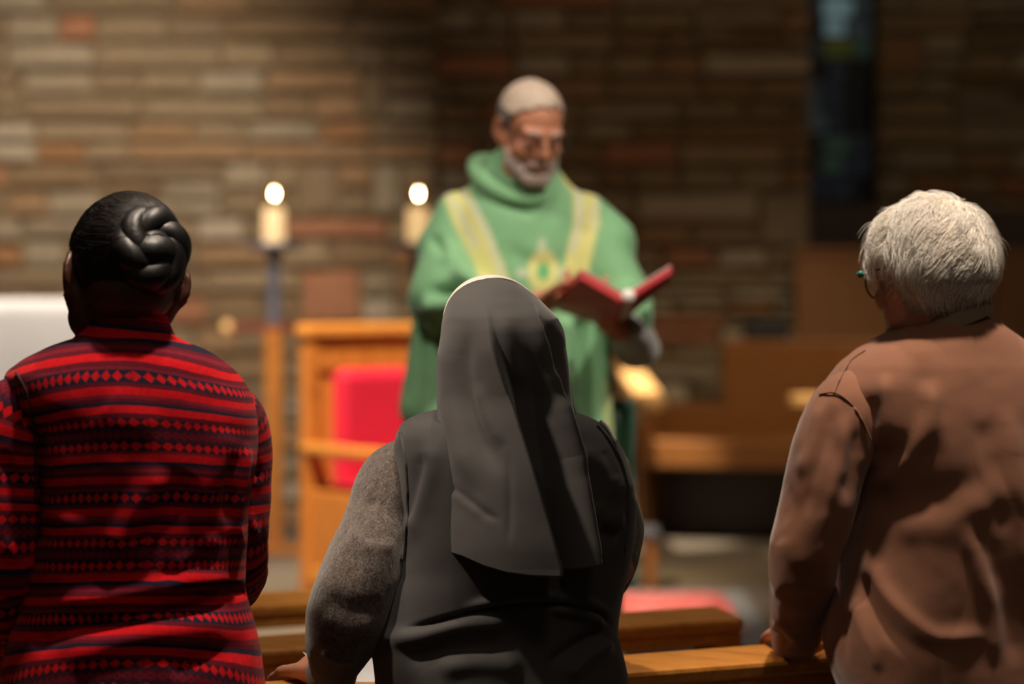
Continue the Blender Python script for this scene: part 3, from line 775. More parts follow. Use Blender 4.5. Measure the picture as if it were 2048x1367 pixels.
# ---------------------------------------------------------------- person in the red patterned jacket
def mat_nordic():
    t = NT('red_patterned_fleece'); uv = t.n('ShaderNodeUVMap'); sp = t.n('ShaderNodeSeparateXYZ'); t.link(uv.outputs[0], sp.inputs[0])
    u, v = sp.outputs[0], sp.outputs[1]; PX = 1412.0
    # slight wobble of the knit
    ob = t.coords('Object'); wob = t.noise(ob, 26, 2)
    up = t.m_('MULTIPLY', u, PX); vp = t.m_('MULTIPLY_ADD', v, PX, t.m_('MULTIPLY', t.m_('SUBTRACT', wob, .5), 5.0))
    w = t.m_('MULTIPLY', t.m_('FRACT', t.m_('DIVIDE', vp, 234.0)), 234.0)
    red, mar, nav, mdk, mlt = (.66, .006, .012), (.125, .007, .018), (.018, .014, .034), (.06, .007, .016), (.22, .012, .026)
    bands = [(0, nav), (24, mar), (32, red), (48, mlt), (55, mar), (62, nav), (69, red), (84, mar), (92, mdk), (110, mar), (136, mdk), (156, mlt), (161, red), (176, nav), (184, mar), (190, mlt), (196, mar), (204, red), (219, mar), (228, mlt)]
    c = t.ramp(t.m_('DIVIDE', w, 234.0), [(a / 234.0, q) for a, q in bands], 'CONSTANT')
    def tri(per, amp): return t.m_('MULTIPLY', t.m_('ABSOLUTE', t.m_('SUBTRACT', t.m_('FRACT', t.m_('DIVIDE', up, per)), .5)), 2.0 * amp)
    du = tri(19.0, 9.5)
    def dia(vc, r, col, cc, sq=1.0):
        dv = t.m_('MULTIPLY', t.m_('ABSOLUTE', t.m_('SUBTRACT', w, float(vc))), sq)
        f = t.m_('LESS_THAN', t.m_('ADD', du, dv), r); return t.mix(f, cc, col)
    c = dia(12, 8.6, red, c, .85); c = dia(101, 9.0, red, c); c = dia(146, 9.3, red, c, .95)
    z = tri(15.0, 7.0)
    for vc, sgn in ((112.5, 1), (134.5, -1)):
        f = t.m_('LESS_THAN', t.m_('ABSOLUTE', t.m_('SUBTRACT', t.m_('SUBTRACT', w, float(vc) - 3.5 * sgn), t.m_('MULTIPLY', z, float(sgn)))), 2.3); c = t.mix(f, c, nav)
    f = t.m_('LESS_THAN', t.m_('ABSOLUTE', t.m_('SUBTRACT', t.m_('ADD', t.m_('ABSOLUTE', t.m_('SUBTRACT', w, 123.5)), z), 5.5)), 1.5); c = t.mix(f, c, mlt)
    # small dashes in the maroon stripes and the fleece pile
    pile = t.noise(t.coords('Object'), 520, 3, .7); big = t.noise(t.coords('Object'), 120, 3, .7)
    k = t.ramp(t.m_('MULTIPLY_ADD', pile, .6, t.m_('MULTIPLY', big, .4)), [(.3, (.62, .62, .62)), (.7, (1.25, 1.3, 1.35))]); c = t.mix(1.0, c, k, 'MULTIPLY')
    t.base(c); t.set(Roughness=.92, Sheen_Weight=.12, Sheen_Roughness=.4, Specular_IOR_Level=.15); t.b.inputs['Sheen Tint'].default_value = (1, .5, .45, 1)
    t.bump(pile, .5, .0022); return t.m
M['nordic'] = mat_nordic()
M['hair_black'] = NT('black_hair').m
def mat_hair(name, col, rough, dens=260, spec=.5, stretch=(1, 1, .06), bump=.5, hi=1.4, lo=.6):
    t = NT(name); v = t.coords('UV', (1, 1, 1)); mp = t.n('ShaderNodeMapping'); mp.inputs['Scale'].default_value = (dens, 7, 1); t.link(v, mp.inputs[0])
    f = t.noise(mp.outputs[0], 1.0, 3, .6); t.base(t.ramp(f, [(.3, tuple(c * lo for c in col)), (.7, tuple(min(1, c * hi) for c in col))]))
    t.set(Roughness=rough, Specular_IOR_Level=spec); t.bump(f, bump, .0016); return t.m
M['hair_black'] = mat_hair('sleek_black_hair', (.010, .008, .008), .34, 150, .6, bump=.55)

dR = 4.43; psiR = math.radians(14)
FR = np.array([-math.sin(psiR), math.cos(psiR), 0]); RR = np.array([math.cos(psiR), math.sin(psiR), 0])
cR = P(285, 1000, dR); rootR = thing('person', (cR[0], cR[1], 0), 'person in a red patterned fleece jacket with black braided bun, standing at the left', 'person', 'people standing in the pew')
hR = P(250, 556, dR - .01) + FR * .02
MR = headM(hR, math.radians(24), math.radians(12), math.radians(7), .99)
JR = dict(pelvis=P(280, 1400, dR), chest=P(275, 960, dR), neck=P(268, 690, dR), head=hR, F=FR,
          shl=P(50, 830, dR - .04), ell=P(10, 1130, dR - .05), wrl=P(0, 1330, dR + .20), shr=P(452, 850, dR + .04), elr=P(468, 1100, dR + .06), wrr=P(430, 1180, dR + .32))
pr = body_parts({'w': .95}, JR) + head_parts(MR) + hand_parts(JR['wrl'], FR + [.1, 0, -.2], (0, 0, -1), RR, .6) + hand_parts(JR['wrr'], FR - RR * .5, (0, 0, -1), -RR, .7)
link('body', fuse('body', pr, .0052, 4), M['skin_dark'], rootR)
# jacket: silhouette in photo pixels, half depth in metres
KR = [[676, 172, 346, dR, .078], [690, 128, 372, dR, .090], [706, 88, 408, dR, .100], [728, 48, 442, dR, .112], [755, 22, 470, dR, .120], [790, 24, 492, dR, .126], [840, 50, 503, dR, .130],
      [900, 58, 505, dR, .130], [1000, 64, 494, dR, .124], [1100, 58, 484, dR, .118], [1172, 48, 479, dR, .115], [1215, 42, 488, dR, .120], [1260, 32, 502, dR, .126], [1320, 18, 514, dR, .134], [1400, 6, 522, dR, .140], [1520, 0, 526, dR, .142]]
G, ph = rings(KR, psiR, 330, 420, 2.5)
zt = G[0, 0, 2]; z = G[..., 2]; xc = G[..., 0] - G[:, :, 0].mean(1, keepdims=True)
kk = catmull([[1.0, 1.3], [1.08, .55], [1.2, .25], [1.3, .45], [1.38, .9], [1.46, 1.35], [1.7, 1.4]], z.ravel())[:, 0].reshape(z.shape)
circ = ph + math.pi / 2; vv = (P(300, 739, dR - .1)[2] - z) - kk * xc ** 2 * 1.0; uu = np.broadcast_to((circ - math.pi)[None] * .165, z.shape)
uvR = np.stack([uu, vv], -1)
foldsR = [([(492, 880), (482, 960), (470, 1040), (478, 1100)], 9, .010), ([(468, 900), (455, 985), (462, 1060)], 12, -.007), ([(455, 850), (430, 930), (395, 1010)], 26, .006),
          ([(330, 930), (285, 1000), (250, 1060), (215, 1110)], 26, .009), ([(380, 940), (330, 1030), (270, 1100)], 26, -.008), ([(150, 1010), (120, 1100), (90, 1180)], 28, .008),
          ([(485, 1168), (400, 1158), (300, 1175), (200, 1195), (90, 1205)], 20, .012), ([(490, 1205), (430, 1200), (330, 1222), (220, 1240), (120, 1235)], 20, -.016), ([(500, 1190), (440, 1172), (380, 1186)], 10, -.008),
          ([(470, 1250), (350, 1262), (230, 1285), (120, 1330)], 26, .012), ([(250, 1225), (150, 1255), (60, 1300)], 20, -.012), ([(70, 820), (78, 900), (74, 1000), (62, 1120)], 16, -.010), ([(110, 860), (118, 960), (110, 1060)], 26, .006),
          ([(200, 800), (260, 840), (330, 850)], 40, .004), ([(505, 1290), (420, 1310), (330, 1345)], 24, -.008), ([(430, 1060), (390, 1110), (340, 1140)], 18, .006), ([(420, 1085), (370, 1135), (310, 1158)], 14, -.006)]
G = crease(G, foldsR); n = gnormals(G); G = G + n * (fbm(G * 9, 3, 3) * .0028)[..., None] * np.sign((n * (G - G.mean(1, keepdims=True))).sum(-1, keepdims=True).mean())
jk = link('jacket', gridmesh('jacket', G, True, uvR, False, False), M['nordic'], rootR); jk.modifiers.new('th', 'SOLIDIFY').thickness = .003
# standing collar
KC = [[612, 198, 328, dR, .062], [636, 186, 335, dR, .064], [662, 172, 345, dR, .070], [690, 146, 365, dR, .084], [706, 120, 385, dR, .09]]
Gc, phc = rings(KC, psiR, 50, 260, 2.1)
Gc[..., 2] += (np.cos(phc + math.pi / 2)[None] * -.0 + (-np.cos(phc) * .012)[None] * np.linspace(1, .2, 50)[:, None]) + (np.sin(phc) > 0) * 0
Gc[..., 2] += np.where(np.sin(phc)[None] > .2, -.02 * (np.sin(phc)[None] - .2) * np.linspace(1, 0, 50)[:, None], 0)
uvc = np.stack([np.broadcast_to((phc - 1.57)[None] * .07, Gc.shape[:2]), np.broadcast_to(np.linspace(.020, .075, 50)[:, None], Gc.shape[:2])], -1)
co_ = link('collar', gridmesh('collar', Gc, True, uvc), M['nordic'], jk); co_.modifiers.new('th', 'SOLIDIFY').thickness = .004
def sleeve(name, pts, rad, mat, parent, voff=0.0, nu=150, folds=(), seed=0, amp=.003, ratio=1.0, uscale=None, wr=0.0):
    G, ts = tube(pts, rad, nu, None, ratio)
    if folds: G = crease(G, folds)
    n = gnormals(G); c = G.mean(1, keepdims=True); s = np.sign((n * (G - c)).sum(-1).mean())
    G = G + n * s * (fbm(G * 14, seed, 3) * amp)[..., None]
    if wr: G = G + n * s * (np.sin(ts / .017 + 2 * vnoise(G[:, 0] * 20, seed))[:, None] * wr * np.clip((ts / ts[-1] - .3)[:, None] * 2, 0, 1))[..., None]
    ph = np.linspace(0, 2 * math.pi, nu, endpoint=False); r = np.mean(rad)
    uv = np.stack([np.broadcast_to((ph * r)[None], G.shape[:2]), np.broadcast_to((ts + voff)[:, None], G.shape[:2])], -1)
    o = link(name, gridmesh(name, G, True, uv), mat, parent); o.modifiers.new('th', 'SOLIDIFY').thickness = .003
    return o, G
_, GsR = sleeve('sleeve', [P(88, 795, dR - .02), P(36, 835, dR - .045), P(8, 980, dR - .05), P(4, 1130, dR - .05), P(6, 1250, dR + .06), P(0, 1320, dR + .18)], [.040, .058, .060, .056, .050, .038], M['nordic'], jk, .045,
       folds=[([(0, 900), (30, 960), (55, 1000)], 10, -.006), ([(10, 1080), (40, 1120)], 12, .006), ([(0, 1180), (30, 1200), (50, 1190)], 10, -.007)], seed=5)
sleeve('sleeve', [P(436, 790, dR + .01), P(460, 850, dR + .035), P(473, 960, dR + .05), P(470, 1080, dR + .06), P(462, 1160, dR + .20), P(430, 1180, dR + .30)], [.040, .055, .052, .049, .047, .036], M['nordic'], jk, .05,
       folds=[([(500, 900), (520, 960)], 8, -.005), ([(500, 1030), (515, 1080)], 8, .005)], seed=8)
for s_, pl in ((0, [(30, 742), (50, 775), (62, 815), (68, 860), (72, 920), (72, 990)]),):
    # stitched armhole seam, laid on the jacket surface
    L = on_surface(G, pl, .0015, 24, (GsR,))
    link('armhole_seam', tubemesh('armhole_seam', np.array(L), [.0018] * len(L), 6, 60), mat_cloth('seam_thread', (.02, .01, .015)), jk)
legs_cloth('trousers', rootR, JR['pelvis'] - [0, 0, .0], FR, 0, M['trouser'], False); shoes(rootR, JR['pelvis'], FR, 0, M['shoe'])

# hair: sleek cap drawn back into a braided bun
def hair_cap(M_, c, r, cond, nv=110, nu=220, lump=0, seed=0, pole=None, rfun=None):
    """shell over the skull: directions about c, radii r; faces outside the hairline are dropped. uv: u round, v from pole"""
    pole = np.array(pole if pole is not None else (0, 0, 1.)); pole = pole / np.linalg.norm(pole)
    a = np.cross(pole, [1, 0, 0]); a /= np.linalg.norm(a); b = np.cross(pole, a)
    th = np.linspace(.004, math.pi - .3, nv); ph = np.linspace(0, 2 * math.pi, nu, endpoint=False)
    D = np.cos(th)[:, None, None] * pole + np.sin(th)[:, None, None] * (np.cos(ph)[None, :, None] * a + np.sin(ph)[None, :, None] * b)
    L = c + D * np.array(r) * (1 + (rfun(D) if rfun else 0))[..., None] if rfun else c + D * np.array(r)
    if lump: L = L + D * (fbm(L * 22, seed, 3) * lump)[..., None]
    keep = cond(L); A = np.array(M_); Wd = L @ A[:3, :3].T + A[:3, 3]
    f = [q for q in grid_faces(nv, nu) if all(keep.reshape(-1)[i] for i in q)]
    uv = np.stack([np.broadcast_to(np.sin(ph / 2)[None], L.shape[:2]), np.broadcast_to((th / math.pi)[:, None], L.shape[:2])], -1)
    used = sorted({i for q in f for i in q}); mp = {k: i for i, k in enumerate(used)}
    return me_from('hair', Wd.reshape(-1, 3)[used], [tuple(mp[i] for i in q) for q in f], True, uv.reshape(-1, 2)[used]), L
def hairline(y, tab):
    t = np.array(tab, float); return np.interp(y, t[:, 0], t[:, 1])
tabR = [(-.13, -.100), (-.05, -.092), (-.022, -.045), (-.004, .030), (.02, .030), (.05, .045), (.085, .060), (.12, .075)]
bunL = np.array((.008, -.098, .020))
mh, _ = hair_cap(MR, np.array((0, -.014, .026)), (.0815, .1035, .094), lambda L: L[..., 2] > hairline(L[..., 1], tabR), pole=bunL - np.array((0, -.014, .026)), lump=.0006)
hp = link('hair', mh, M['hair_black'], rootR); sm = hp.modifiers.new('th', 'SOLIDIFY'); sm.thickness = .004; sm.offset = 1
# bun: braided rolls round the knot
AR = np.array(MR); tr = lambda p: np.asarray(p) @ AR[:3, :3].T + AR[:3, 3]
bn_ = bunL / np.linalg.norm(bunL); bn_ = np.array((.12, -.98, .12)); bn_ /= np.linalg.norm(bn_); ba = np.cross(bn_, [0, 0, 1]); ba /= np.linalg.norm(ba); bb_ = np.cross(bn_, ba)
bm = bmesh.new()
def addm(me): bm.from_mesh(me); bpy.data.meshes.remove(me)
bt = np.linspace(0, 2 * math.pi, 90)
for k in range(3):
    pts = []
    for t in bt:
        a = 2.0 * t + k * 2 * math.pi / 3; rr = .030 + .010 * math.cos(a) ; hh = .005 + .008 * math.sin(a)
        pts.append(tr(bunL + ba * math.cos(t) * rr + bb_ * math.sin(t) * rr * 1.12 + bn_ * hh))
    addm(tubemesh('b', np.array(pts), [.0200 + .0018 * math.sin(i * .28 + k) for i in range(90)], 16, 220))
for k in range(2):
    pts = [tr(bunL + ba * (.014 * math.cos(t + k * 3.14)) + bb_ * (.012 * math.sin(t + k * 3.14)) + bn_ * (.016 + .004 * k)) for t in np.linspace(0, 2.6, 16)]
    addm(tubemesh('b', np.array(pts), [.010] + [.013] * 14 + [.008], 14, 60))
v_, f_e = ell(tr(bunL + bn_ * -.004), (.046, .048, .03)); addm(me_from('b', v_, f_e))
me = bpy.data.meshes.new('braided_bun'); bm.to_mesh(me); bm.free(); me.uv_layers.new(name='UVMap') if not me.uv_layers else None
M['bun'] = mat_plain('black_braid', (.008, .0065, .0065), .42, .3, 90, .5, dist=.0015)
link('braided_bun', me, M['bun'], hp)
er = tr((-.084, .0, -.034)); v_, f_e = ell(er, (.0028,) * 3); link('ear_stud', me_from('ear_stud', v_, f_e), M['brass'], rootR)

STRAND_LATER = True
# ---------------------------------------------------------------- nun
M['veil'] = mat_cloth('charcoal_veil_cloth', (.078, .074, .073), .82, 1100, .08, .2, .25, .4, 5, .0006)
M['vest'] = mat_cloth('charcoal_tunic_cloth', (.047, .045, .045), .75, 1000, .08, .2, .2, .4, 5, .0006)
def mat_knit():
    t = NT('grey_knit'); v = t.coords('Object', (1, 1, .45)); f = t.noise(v, 420, 3, .75); g = t.noise(v, 130, 3, .7); h = t.m_('MULTIPLY_ADD', f, .6, t.m_('MULTIPLY', g, .4))
    t.base(t.ramp(h, [(.34, (.035, .028, .025)), (.52, (.115, .092, .080)), (.66, (.21, .175, .15))])); t.set(Roughness=.95, Sheen_Weight=.5, Sheen_Roughness=.4, Specular_IOR_Level=.2); t.bump(h, .9, .004); return t.m
M['knit'] = mat_knit()
M['white_band'] = mat_cloth('white_band_cloth', (.80, .77, .70), .8, 700, .04, .1)
dN = 4.75; psiN = math.radians(16); FN = np.array([-math.sin(psiN), math.cos(psiN), 0]); RN = np.array([math.cos(psiN), math.sin(psiN), 0])
cN = P(1005, 1100, dN); rootN = thing('person', (cN[0], cN[1], 0), 'nun in charcoal veil and sleeveless tunic over a grey knit, seen from behind', 'person', 'people standing in the pew')
hN = P(1000, 724, dN + .02)
MN = headM(hN, math.radians(16), math.radians(8), 0, .95)
JN = dict(pelvis=P(1005, 1450, dN), chest=P(1020, 1080, dN), neck=P(1010, 860, dN), head=hN, F=FN,
          shl=P(832, 960, dN + .01), ell=P(708, 1195, dN - .08), wrl=P(652, 1338, dN + .10), shr=P(1205, 945, dN + .06), elr=P(1225, 1130, dN + .10), wrr=P(1150, 1200, dN + .33))
pr = body_parts({'w': 1.05}, JN) + head_parts(MN) + hand_parts(JN['wrl'] + [-.012, 0, .0], FN * 1.0 + np.array([-.30, 0, -.15]), (0, 0, -1), RN, .55, .95) + hand_parts(JN['wrr'], FN - RN * .3, (0, 0, -1), -RN, .7)
link('body', fuse('body', pr, .005, 3), M['skin_tan'], rootN)
# tunic
KN = [[818, 912, 1105, dN, .080], [832, 850, 1158, dN, .095], [850, 812, 1196, dN, .108], [875, 800, 1222, dN, .118], [910, 796, 1243, dN, .125], [960, 800, 1258, dN, .130], [1010, 802, 1264, dN, .132], [1070, 798, 1262, dN, .132], [1130, 788, 1250, dN, .128],
      [1180, 770, 1238, dN, .126], [1225, 756, 1232, dN, .125], [1262, 748, 1230, dN, .128], [1300, 750, 1237, dN, .133], [1367, 757, 1250, dN, .140], [1440, 752, 1262, dN, .146], [1540, 745, 1270, dN, .150]]
G, ph = rings(KN, psiN, 300, 400, 2.5)
foldsN = [([(1232, 1268), (1200, 1228), (1150, 1208), (1085, 1204), (1000, 1212), (920, 1232), (800, 1262)], 7, -.014), ([(1225, 1235), (1190, 1212), (1140, 1196), (1080, 1192), (1000, 1200), (920, 1218)], 10, .009),
          ([(1215, 1255), (1150, 1290), (1090, 1330)], 14, -.010), ([(1228, 1285), (1180, 1312), (1130, 1360)], 14, .010), ([(1095, 1215), (1150, 1222), (1210, 1246)], 9, .008),
          ([(760, 1280), (830, 1275), (930, 1250), (1040, 1240)], 18, .010), ([(800, 1320), (900, 1300), (1020, 1290)], 22, -.008), ([(870, 1340), (950, 1325), (1050, 1335)], 22, .007),
          ([(1110, 1140), (1108, 1170), (1112, 1192)], 7, .006), ([(1132, 1130), (1122, 1180)], 8, -.005), ([(1180, 1010), (1215, 1040), (1250, 1036)], 18, .006), ([(1190, 1060), (1240, 1075)], 22, -.008),
          ([(872, 870), (858, 950), (835, 1020), (812, 1090)], 20, .005), ([(850, 900), (835, 980), (812, 1050)], 14, -.005),
          ([(1085, 1130), (1085, 1260), (1100, 1367), (1100, 1500)], 2.2, -.0022, 0, 1), ([(1150, 900), (1200, 930), (1240, 1000)], 24, .005), ([(1200, 900), (1228, 960)], 12, -.002)]
G = crease(G, foldsN); n = gnormals(G); G = G + n * (fbm(G * 8, 13, 3) * .0022)[..., None]
tu = link('tunic', gridmesh('tunic', G), M['vest'], rootN); tu.modifiers.new('th', 'SOLIDIFY').thickness = .003
GN = G
cf = on_surface(GN, [(1196, 846), (1208, 858), (1218, 872), (1226, 888)], .002, 10)
link('inner_collar', tubemesh('inner_collar', cf + np.array([.004, .01, .004]), [.003] * len(cf), 8, 30), M['white_band'], rootN, label='sliver of pale lining at the right shoulder')
# knit sleeves
sw = mat_cloth
kn_f = [([(690, 1060), (740, 1090), (800, 1095)], 12, .005), ([(650, 1190), (700, 1215), (770, 1215)], 14, -.006), ([(640, 1265), (690, 1290), (740, 1270)], 10, -.006), ([(636, 1240), (690, 1262), (745, 1245)], 10, .005), ([(700, 1000), (760, 1010)], 14, -.003), ([(640, 1300), (690, 1320), (720, 1305)], 9, .006)]
so, Gs = sleeve('sleeve', [P(838, 915, dN + .04), P(792, 955, dN + .01), P(766, 1040, dN - .02), P(726, 1140, dN - .065), P(695, 1225, dN - .07), P(678, 1290, dN + .0), P(668, 1334, dN + .06)], [.042, .052, .057, .062, .060, .050, .036], M['knit'], rootN, folds=kn_f, seed=21, amp=.0025, nu=170)
link('cuff', gridmesh('cuff', tube([P(672, 1318, dN + .045), P(662, 1348, dN + .085)], [.038, .040], 60, 10)[0], True), M['knit'], so)
so2, _ = sleeve('sleeve', [P(1180, 930, dN + .05), P(1216, 985, dN + .07), P(1232, 1050, dN + .10), P(1226, 1110, dN + .11), P(1195, 1165, dN + .2), P(1155, 1195, dN + .32)], [.028, .040, .042, .040, .042, .034], M['knit'], rootN, seed=25, amp=.0025, nu=120)
L = on_surface(GN, [(800, 862), (806, 890), (812, 930), (815, 990), (812, 1060), (803, 1120)], .002, 24, (Gs,))
link('armhole_edge', tubemesh('armhole_edge', L, [.0026] * len(L), 8, 80), M['vest'], tu)
L = on_surface(GN, [(1195, 850), (1222, 885), (1245, 930), (1256, 980), (1257, 1030), (1250, 1100)], .002, 24, (Gs,))
link('armhole_edge', tubemesh('armhole_edge', L, [.0026] * len(L), 8, 80), M['vest'], tu)
# veil
nU, nV = 420, 330
KV = [[560.5, 980, 992, .02, .012], [566, 955, 1018, .02, .035], [575, 934, 1044, .018, .055], [590, 914, 1066, .014, .075], [610, 900, 1088, .008, .092], [640, 889, 1114, 0, .104], [665, 885, 1126, 0, .110], [700, 883, 1131, 0, .112], [780, 880, 1141, 0, .112],
      [850, 877, 1152, -.01, .113], [950, 876, 1170, -.025, .112], [1000, 876, 1180, -.03, .110], [1090, 878, 1196, -.035, .108], [1135, 880, 1206, -.035, .106]]
hemx = np.array([[870, 1086], [880, 1090], [905, 1096], [940, 1112], [980, 1123], [1020, 1128], [1060, 1130], [1100, 1131], [1108, 1131], [1111, 1122], [1130, 1122], [1148, 1117], [1150, 1100], [1165, 1088], [1195, 1080], [1215, 1080]], float)
f1 = np.array([[600, 968], [625, 972], [650, 977], [700, 988], [800, 1016], [900, 1045], [1000, 1073], [1135, 1108]], float)
f2 = np.array([[582, 1048], [600, 1058], [638, 1070], [724, 1094], [817, 1118], [916, 1148], [1071, 1172], [1135, 1180]], float)
psiV = math.radians(10); RVe = np.array([math.cos(psiV), math.sin(psiV), 0]); FVe = np.array([-math.sin(psiV), math.cos(psiV), 0])
th = np.linspace(-2.05, 2.05, nU); G = np.zeros((nV, nU, 3))
ythx = lambda y: catmull(KV, np.atleast_1d(y))
tt = np.linspace(0, 1, nV) ** 1.15
for i, a in enumerate(th):
    # hem height for this column found from its x at the hem
    xh = 1037 + 162 * math.sin(max(-1.57, min(1.57, a))); yh = np.interp(xh, hemx[:, 0], hemx[:, 1])
    if abs(a) > 1.57: yh = yh - (abs(a) - 1.57) * 60
    ys = 560.5 + (yh - 560.5) * tt; K = ythx(ys)
    xl, xr, dd, b = K.T; hw = (xr - xl) / 2 * (dN - .04) / FPX; xc = ((xr + xl) / 2)
    c = np.array([P(x_, y_, dN - .04) for x_, y_ in zip(xc, ys)])
    G[:, i] = c + np.outer(hw * np.sin(a), RVe) * 1.0 + np.outer(dd - b * np.cos(a), FVe)
q = proj(G.reshape(-1, 3)).reshape(nV, nU, 2); X, Y = q[..., 0], q[..., 1]
x1 = np.interp(Y, f1[:, 0], f1[:, 1]); x2 = np.interp(Y, f2[:, 0], f2[:, 1]); front = (np.abs(th) < 1.5)[None]
sm_ = lambda t: np.clip(t, 0, 1) ** 2 * (3 - 2 * np.clip(t, 0, 1))
e1 = sm_((Y - 600) / 120); e2 = sm_((Y - 585) / 110); grow = np.clip((Y - 600) / 500, 0, 1)
d1 = X - x1; off = np.zeros_like(X)
off += e1 * (.014 + .012 * grow) * np.where(d1 < 0, np.exp(d1 / (34 + 50 * grow)), np.exp(-(d1 / (8 + 3 * grow)) ** 2))          # main pleat: slow rise, sharp drop
off -= sm_((Y - 625) / 260) * (.014 + .050 * grow) * sm_(d1 / (12 + 10 * grow)) * sm_((x2 - X) / (30 + 8 * grow))                                   # deep pleat between
d2 = X - x2
off += e2 * (.010 + .012 * grow) * np.where(d2 < 0, np.exp(-(d2 / (30 + 14 * grow)) ** 2), np.exp(-(d2 / (7 + 3 * grow)) ** 2))      # second ridge
off -= e2 * .005 * np.exp(-((d2 - 22) / 14) ** 2) * (1 - .6 * grow)
# soft folds on the left panel
def gfold(pl, w, amp, skew=0):
    b, sd, t = pline(np.stack([X.ravel(), Y.ravel()], 1), smooth_poly(pl, 16)); en = np.clip(np.minimum(t, 1 - t) * 4, 0, 1); en = en * en * (3 - 2 * en)
    ww = np.where(sd > 0, w * (1 + skew), w * (1 - skew)); return (np.exp(-(b / ww) ** 2) * amp * en).reshape(X.shape)
off += gfold([(915, 640), (905, 720), (908, 800), (925, 900), (960, 990)], 26, .010) + gfold([(940, 640), (935, 740), (950, 830), (985, 910), (1010, 960)], 20, -.009)
off += gfold([(955, 760), (980, 840), (1010, 900)], 16, .004) + gfold([(885, 960), (930, 990), (975, 1025), (1010, 1045)], 9, -.0028) + gfold([(885, 970), (930, 1000), (975, 1035)], 12, .0016)
off += gfold([(1000, 620), (1020, 700), (1050, 780)], 20, .006) + gfold([(1100, 640), (1112, 700), (1110, 760)], 16, -.008, .2) + gfold([(1105, 780), (1130, 880), (1150, 960)], 14, .005)
off += gfold([(960, 585), (1000, 575), (1045, 590)], 20, .002) + gfold([(1018, 900), (1022, 1000), (1020, 1100)], 8, -.0016)
off = np.where(front, off, 0)
n = gnormals(G, False); cen = G.mean(1, keepdims=True); s = np.sign((n * (G - cen)).sum(-1).mean())
G = G + n * s * (off + fbm(G * 10, 31, 3) * .0012)[..., None]
me = gridmesh('veil', G, False); vo = link('veil', me, M['veil'], rootN); sdm = vo.modifiers.new('th', 'SOLIDIFY'); sdm.thickness = .0022
hl = G[-1, 20:-20:2]; link('hem', tubemesh('hem', hl + [0, 0, .001], [.0021] * len(hl), 6, len(hl) * 2), M['veil'], vo)
# white band just ahead of the veil's edge
bc = P(987, 650, dN + .02); Gb = np.zeros((14, 90, 3))
for j in range(14):
    sj = j / 13; yy = -.030 + .075 * sj; rr = .0775 + .0035 * math.sin(sj * 2.2)
    for i, t in enumerate(np.linspace(-1.75, 1.75, 90)):
        Gb[j, i] = bc + RVe * math.sin(t) * rr * .93 + np.array([0, 0, math.cos(t) * (rr - .0040)]) + FVe * (yy - .02 * (1 - math.cos(t)))
wb = link('white_band', gridmesh('white_band', Gb, False), M['white_band'], vo, label='narrow white band edging the top of the veil'); wb.modifiers.new('th', 'SOLIDIFY').thickness = .003
legs_cloth('skirt', rootN, JN['pelvis'] - [0, 0, .04], FN, 0, M['vest'], True, 1.1); shoes(rootN, JN['pelvis'], FN, 0, M['shoe'])

# paper under the hand, pencil-thin white slip
M['paper'] = mat_plain('paper', (.72, .72, .74), .7, .03, 40, .02)
# ---------------------------------------------------------------- white-haired person
M['sweat'] = mat_cloth('brown_sweatshirt_jersey', (.245, .108, .064), .9, 800, .07, .3, .35, .4, 12, .0009)
M['rib'] = mat_cloth('grey_brown_collar_rib', (.22, .155, .10), .9, 600, .1, .3)
dW = 5.16; psiW = math.radians(24); FW = np.array([-math.sin(psiW), math.cos(psiW), 0]); RW = np.array([math.cos(psiW), math.sin(psiW), 0])
cW = P(1890, 1000, dW); rootW = thing('person', (cW[0], cW[1], 0), 'white-haired person in a brown sweatshirt and glasses, standing at the right', 'person', 'people standing in the pew')
hW = P(1856, 548, dW)
MW = headM(hW, math.radians(35), math.radians(8), math.radians(0), 1.0)
JW = dict(pelvis=P(1890, 1400, dW), chest=P(1895, 980, dW), neck=P(1880, 690, dW), head=hW, F=FW,
          shl=P(1690, 830, dW - .08), ell=P(1618, 1075, dW - .10), wrl=P(1585, 1262, dW + .10), shr=P(2105, 830, dW + .1), elr=P(2150, 1080, dW + .1), wrr=P(2080, 1200, dW + .35))
wr_ = JW['wrl']
pr = body_parts({'w': 1.15}, JW) + head_parts(MW) + hand_parts(wr_ + [0, .01, .004], np.array([.35, .9, -.12]), (0, 0, -1), -RW, .35, 1.0) + hand_parts(JW['wrr'], FW - RW * .3, (0, 0, -1), -RW, .7)
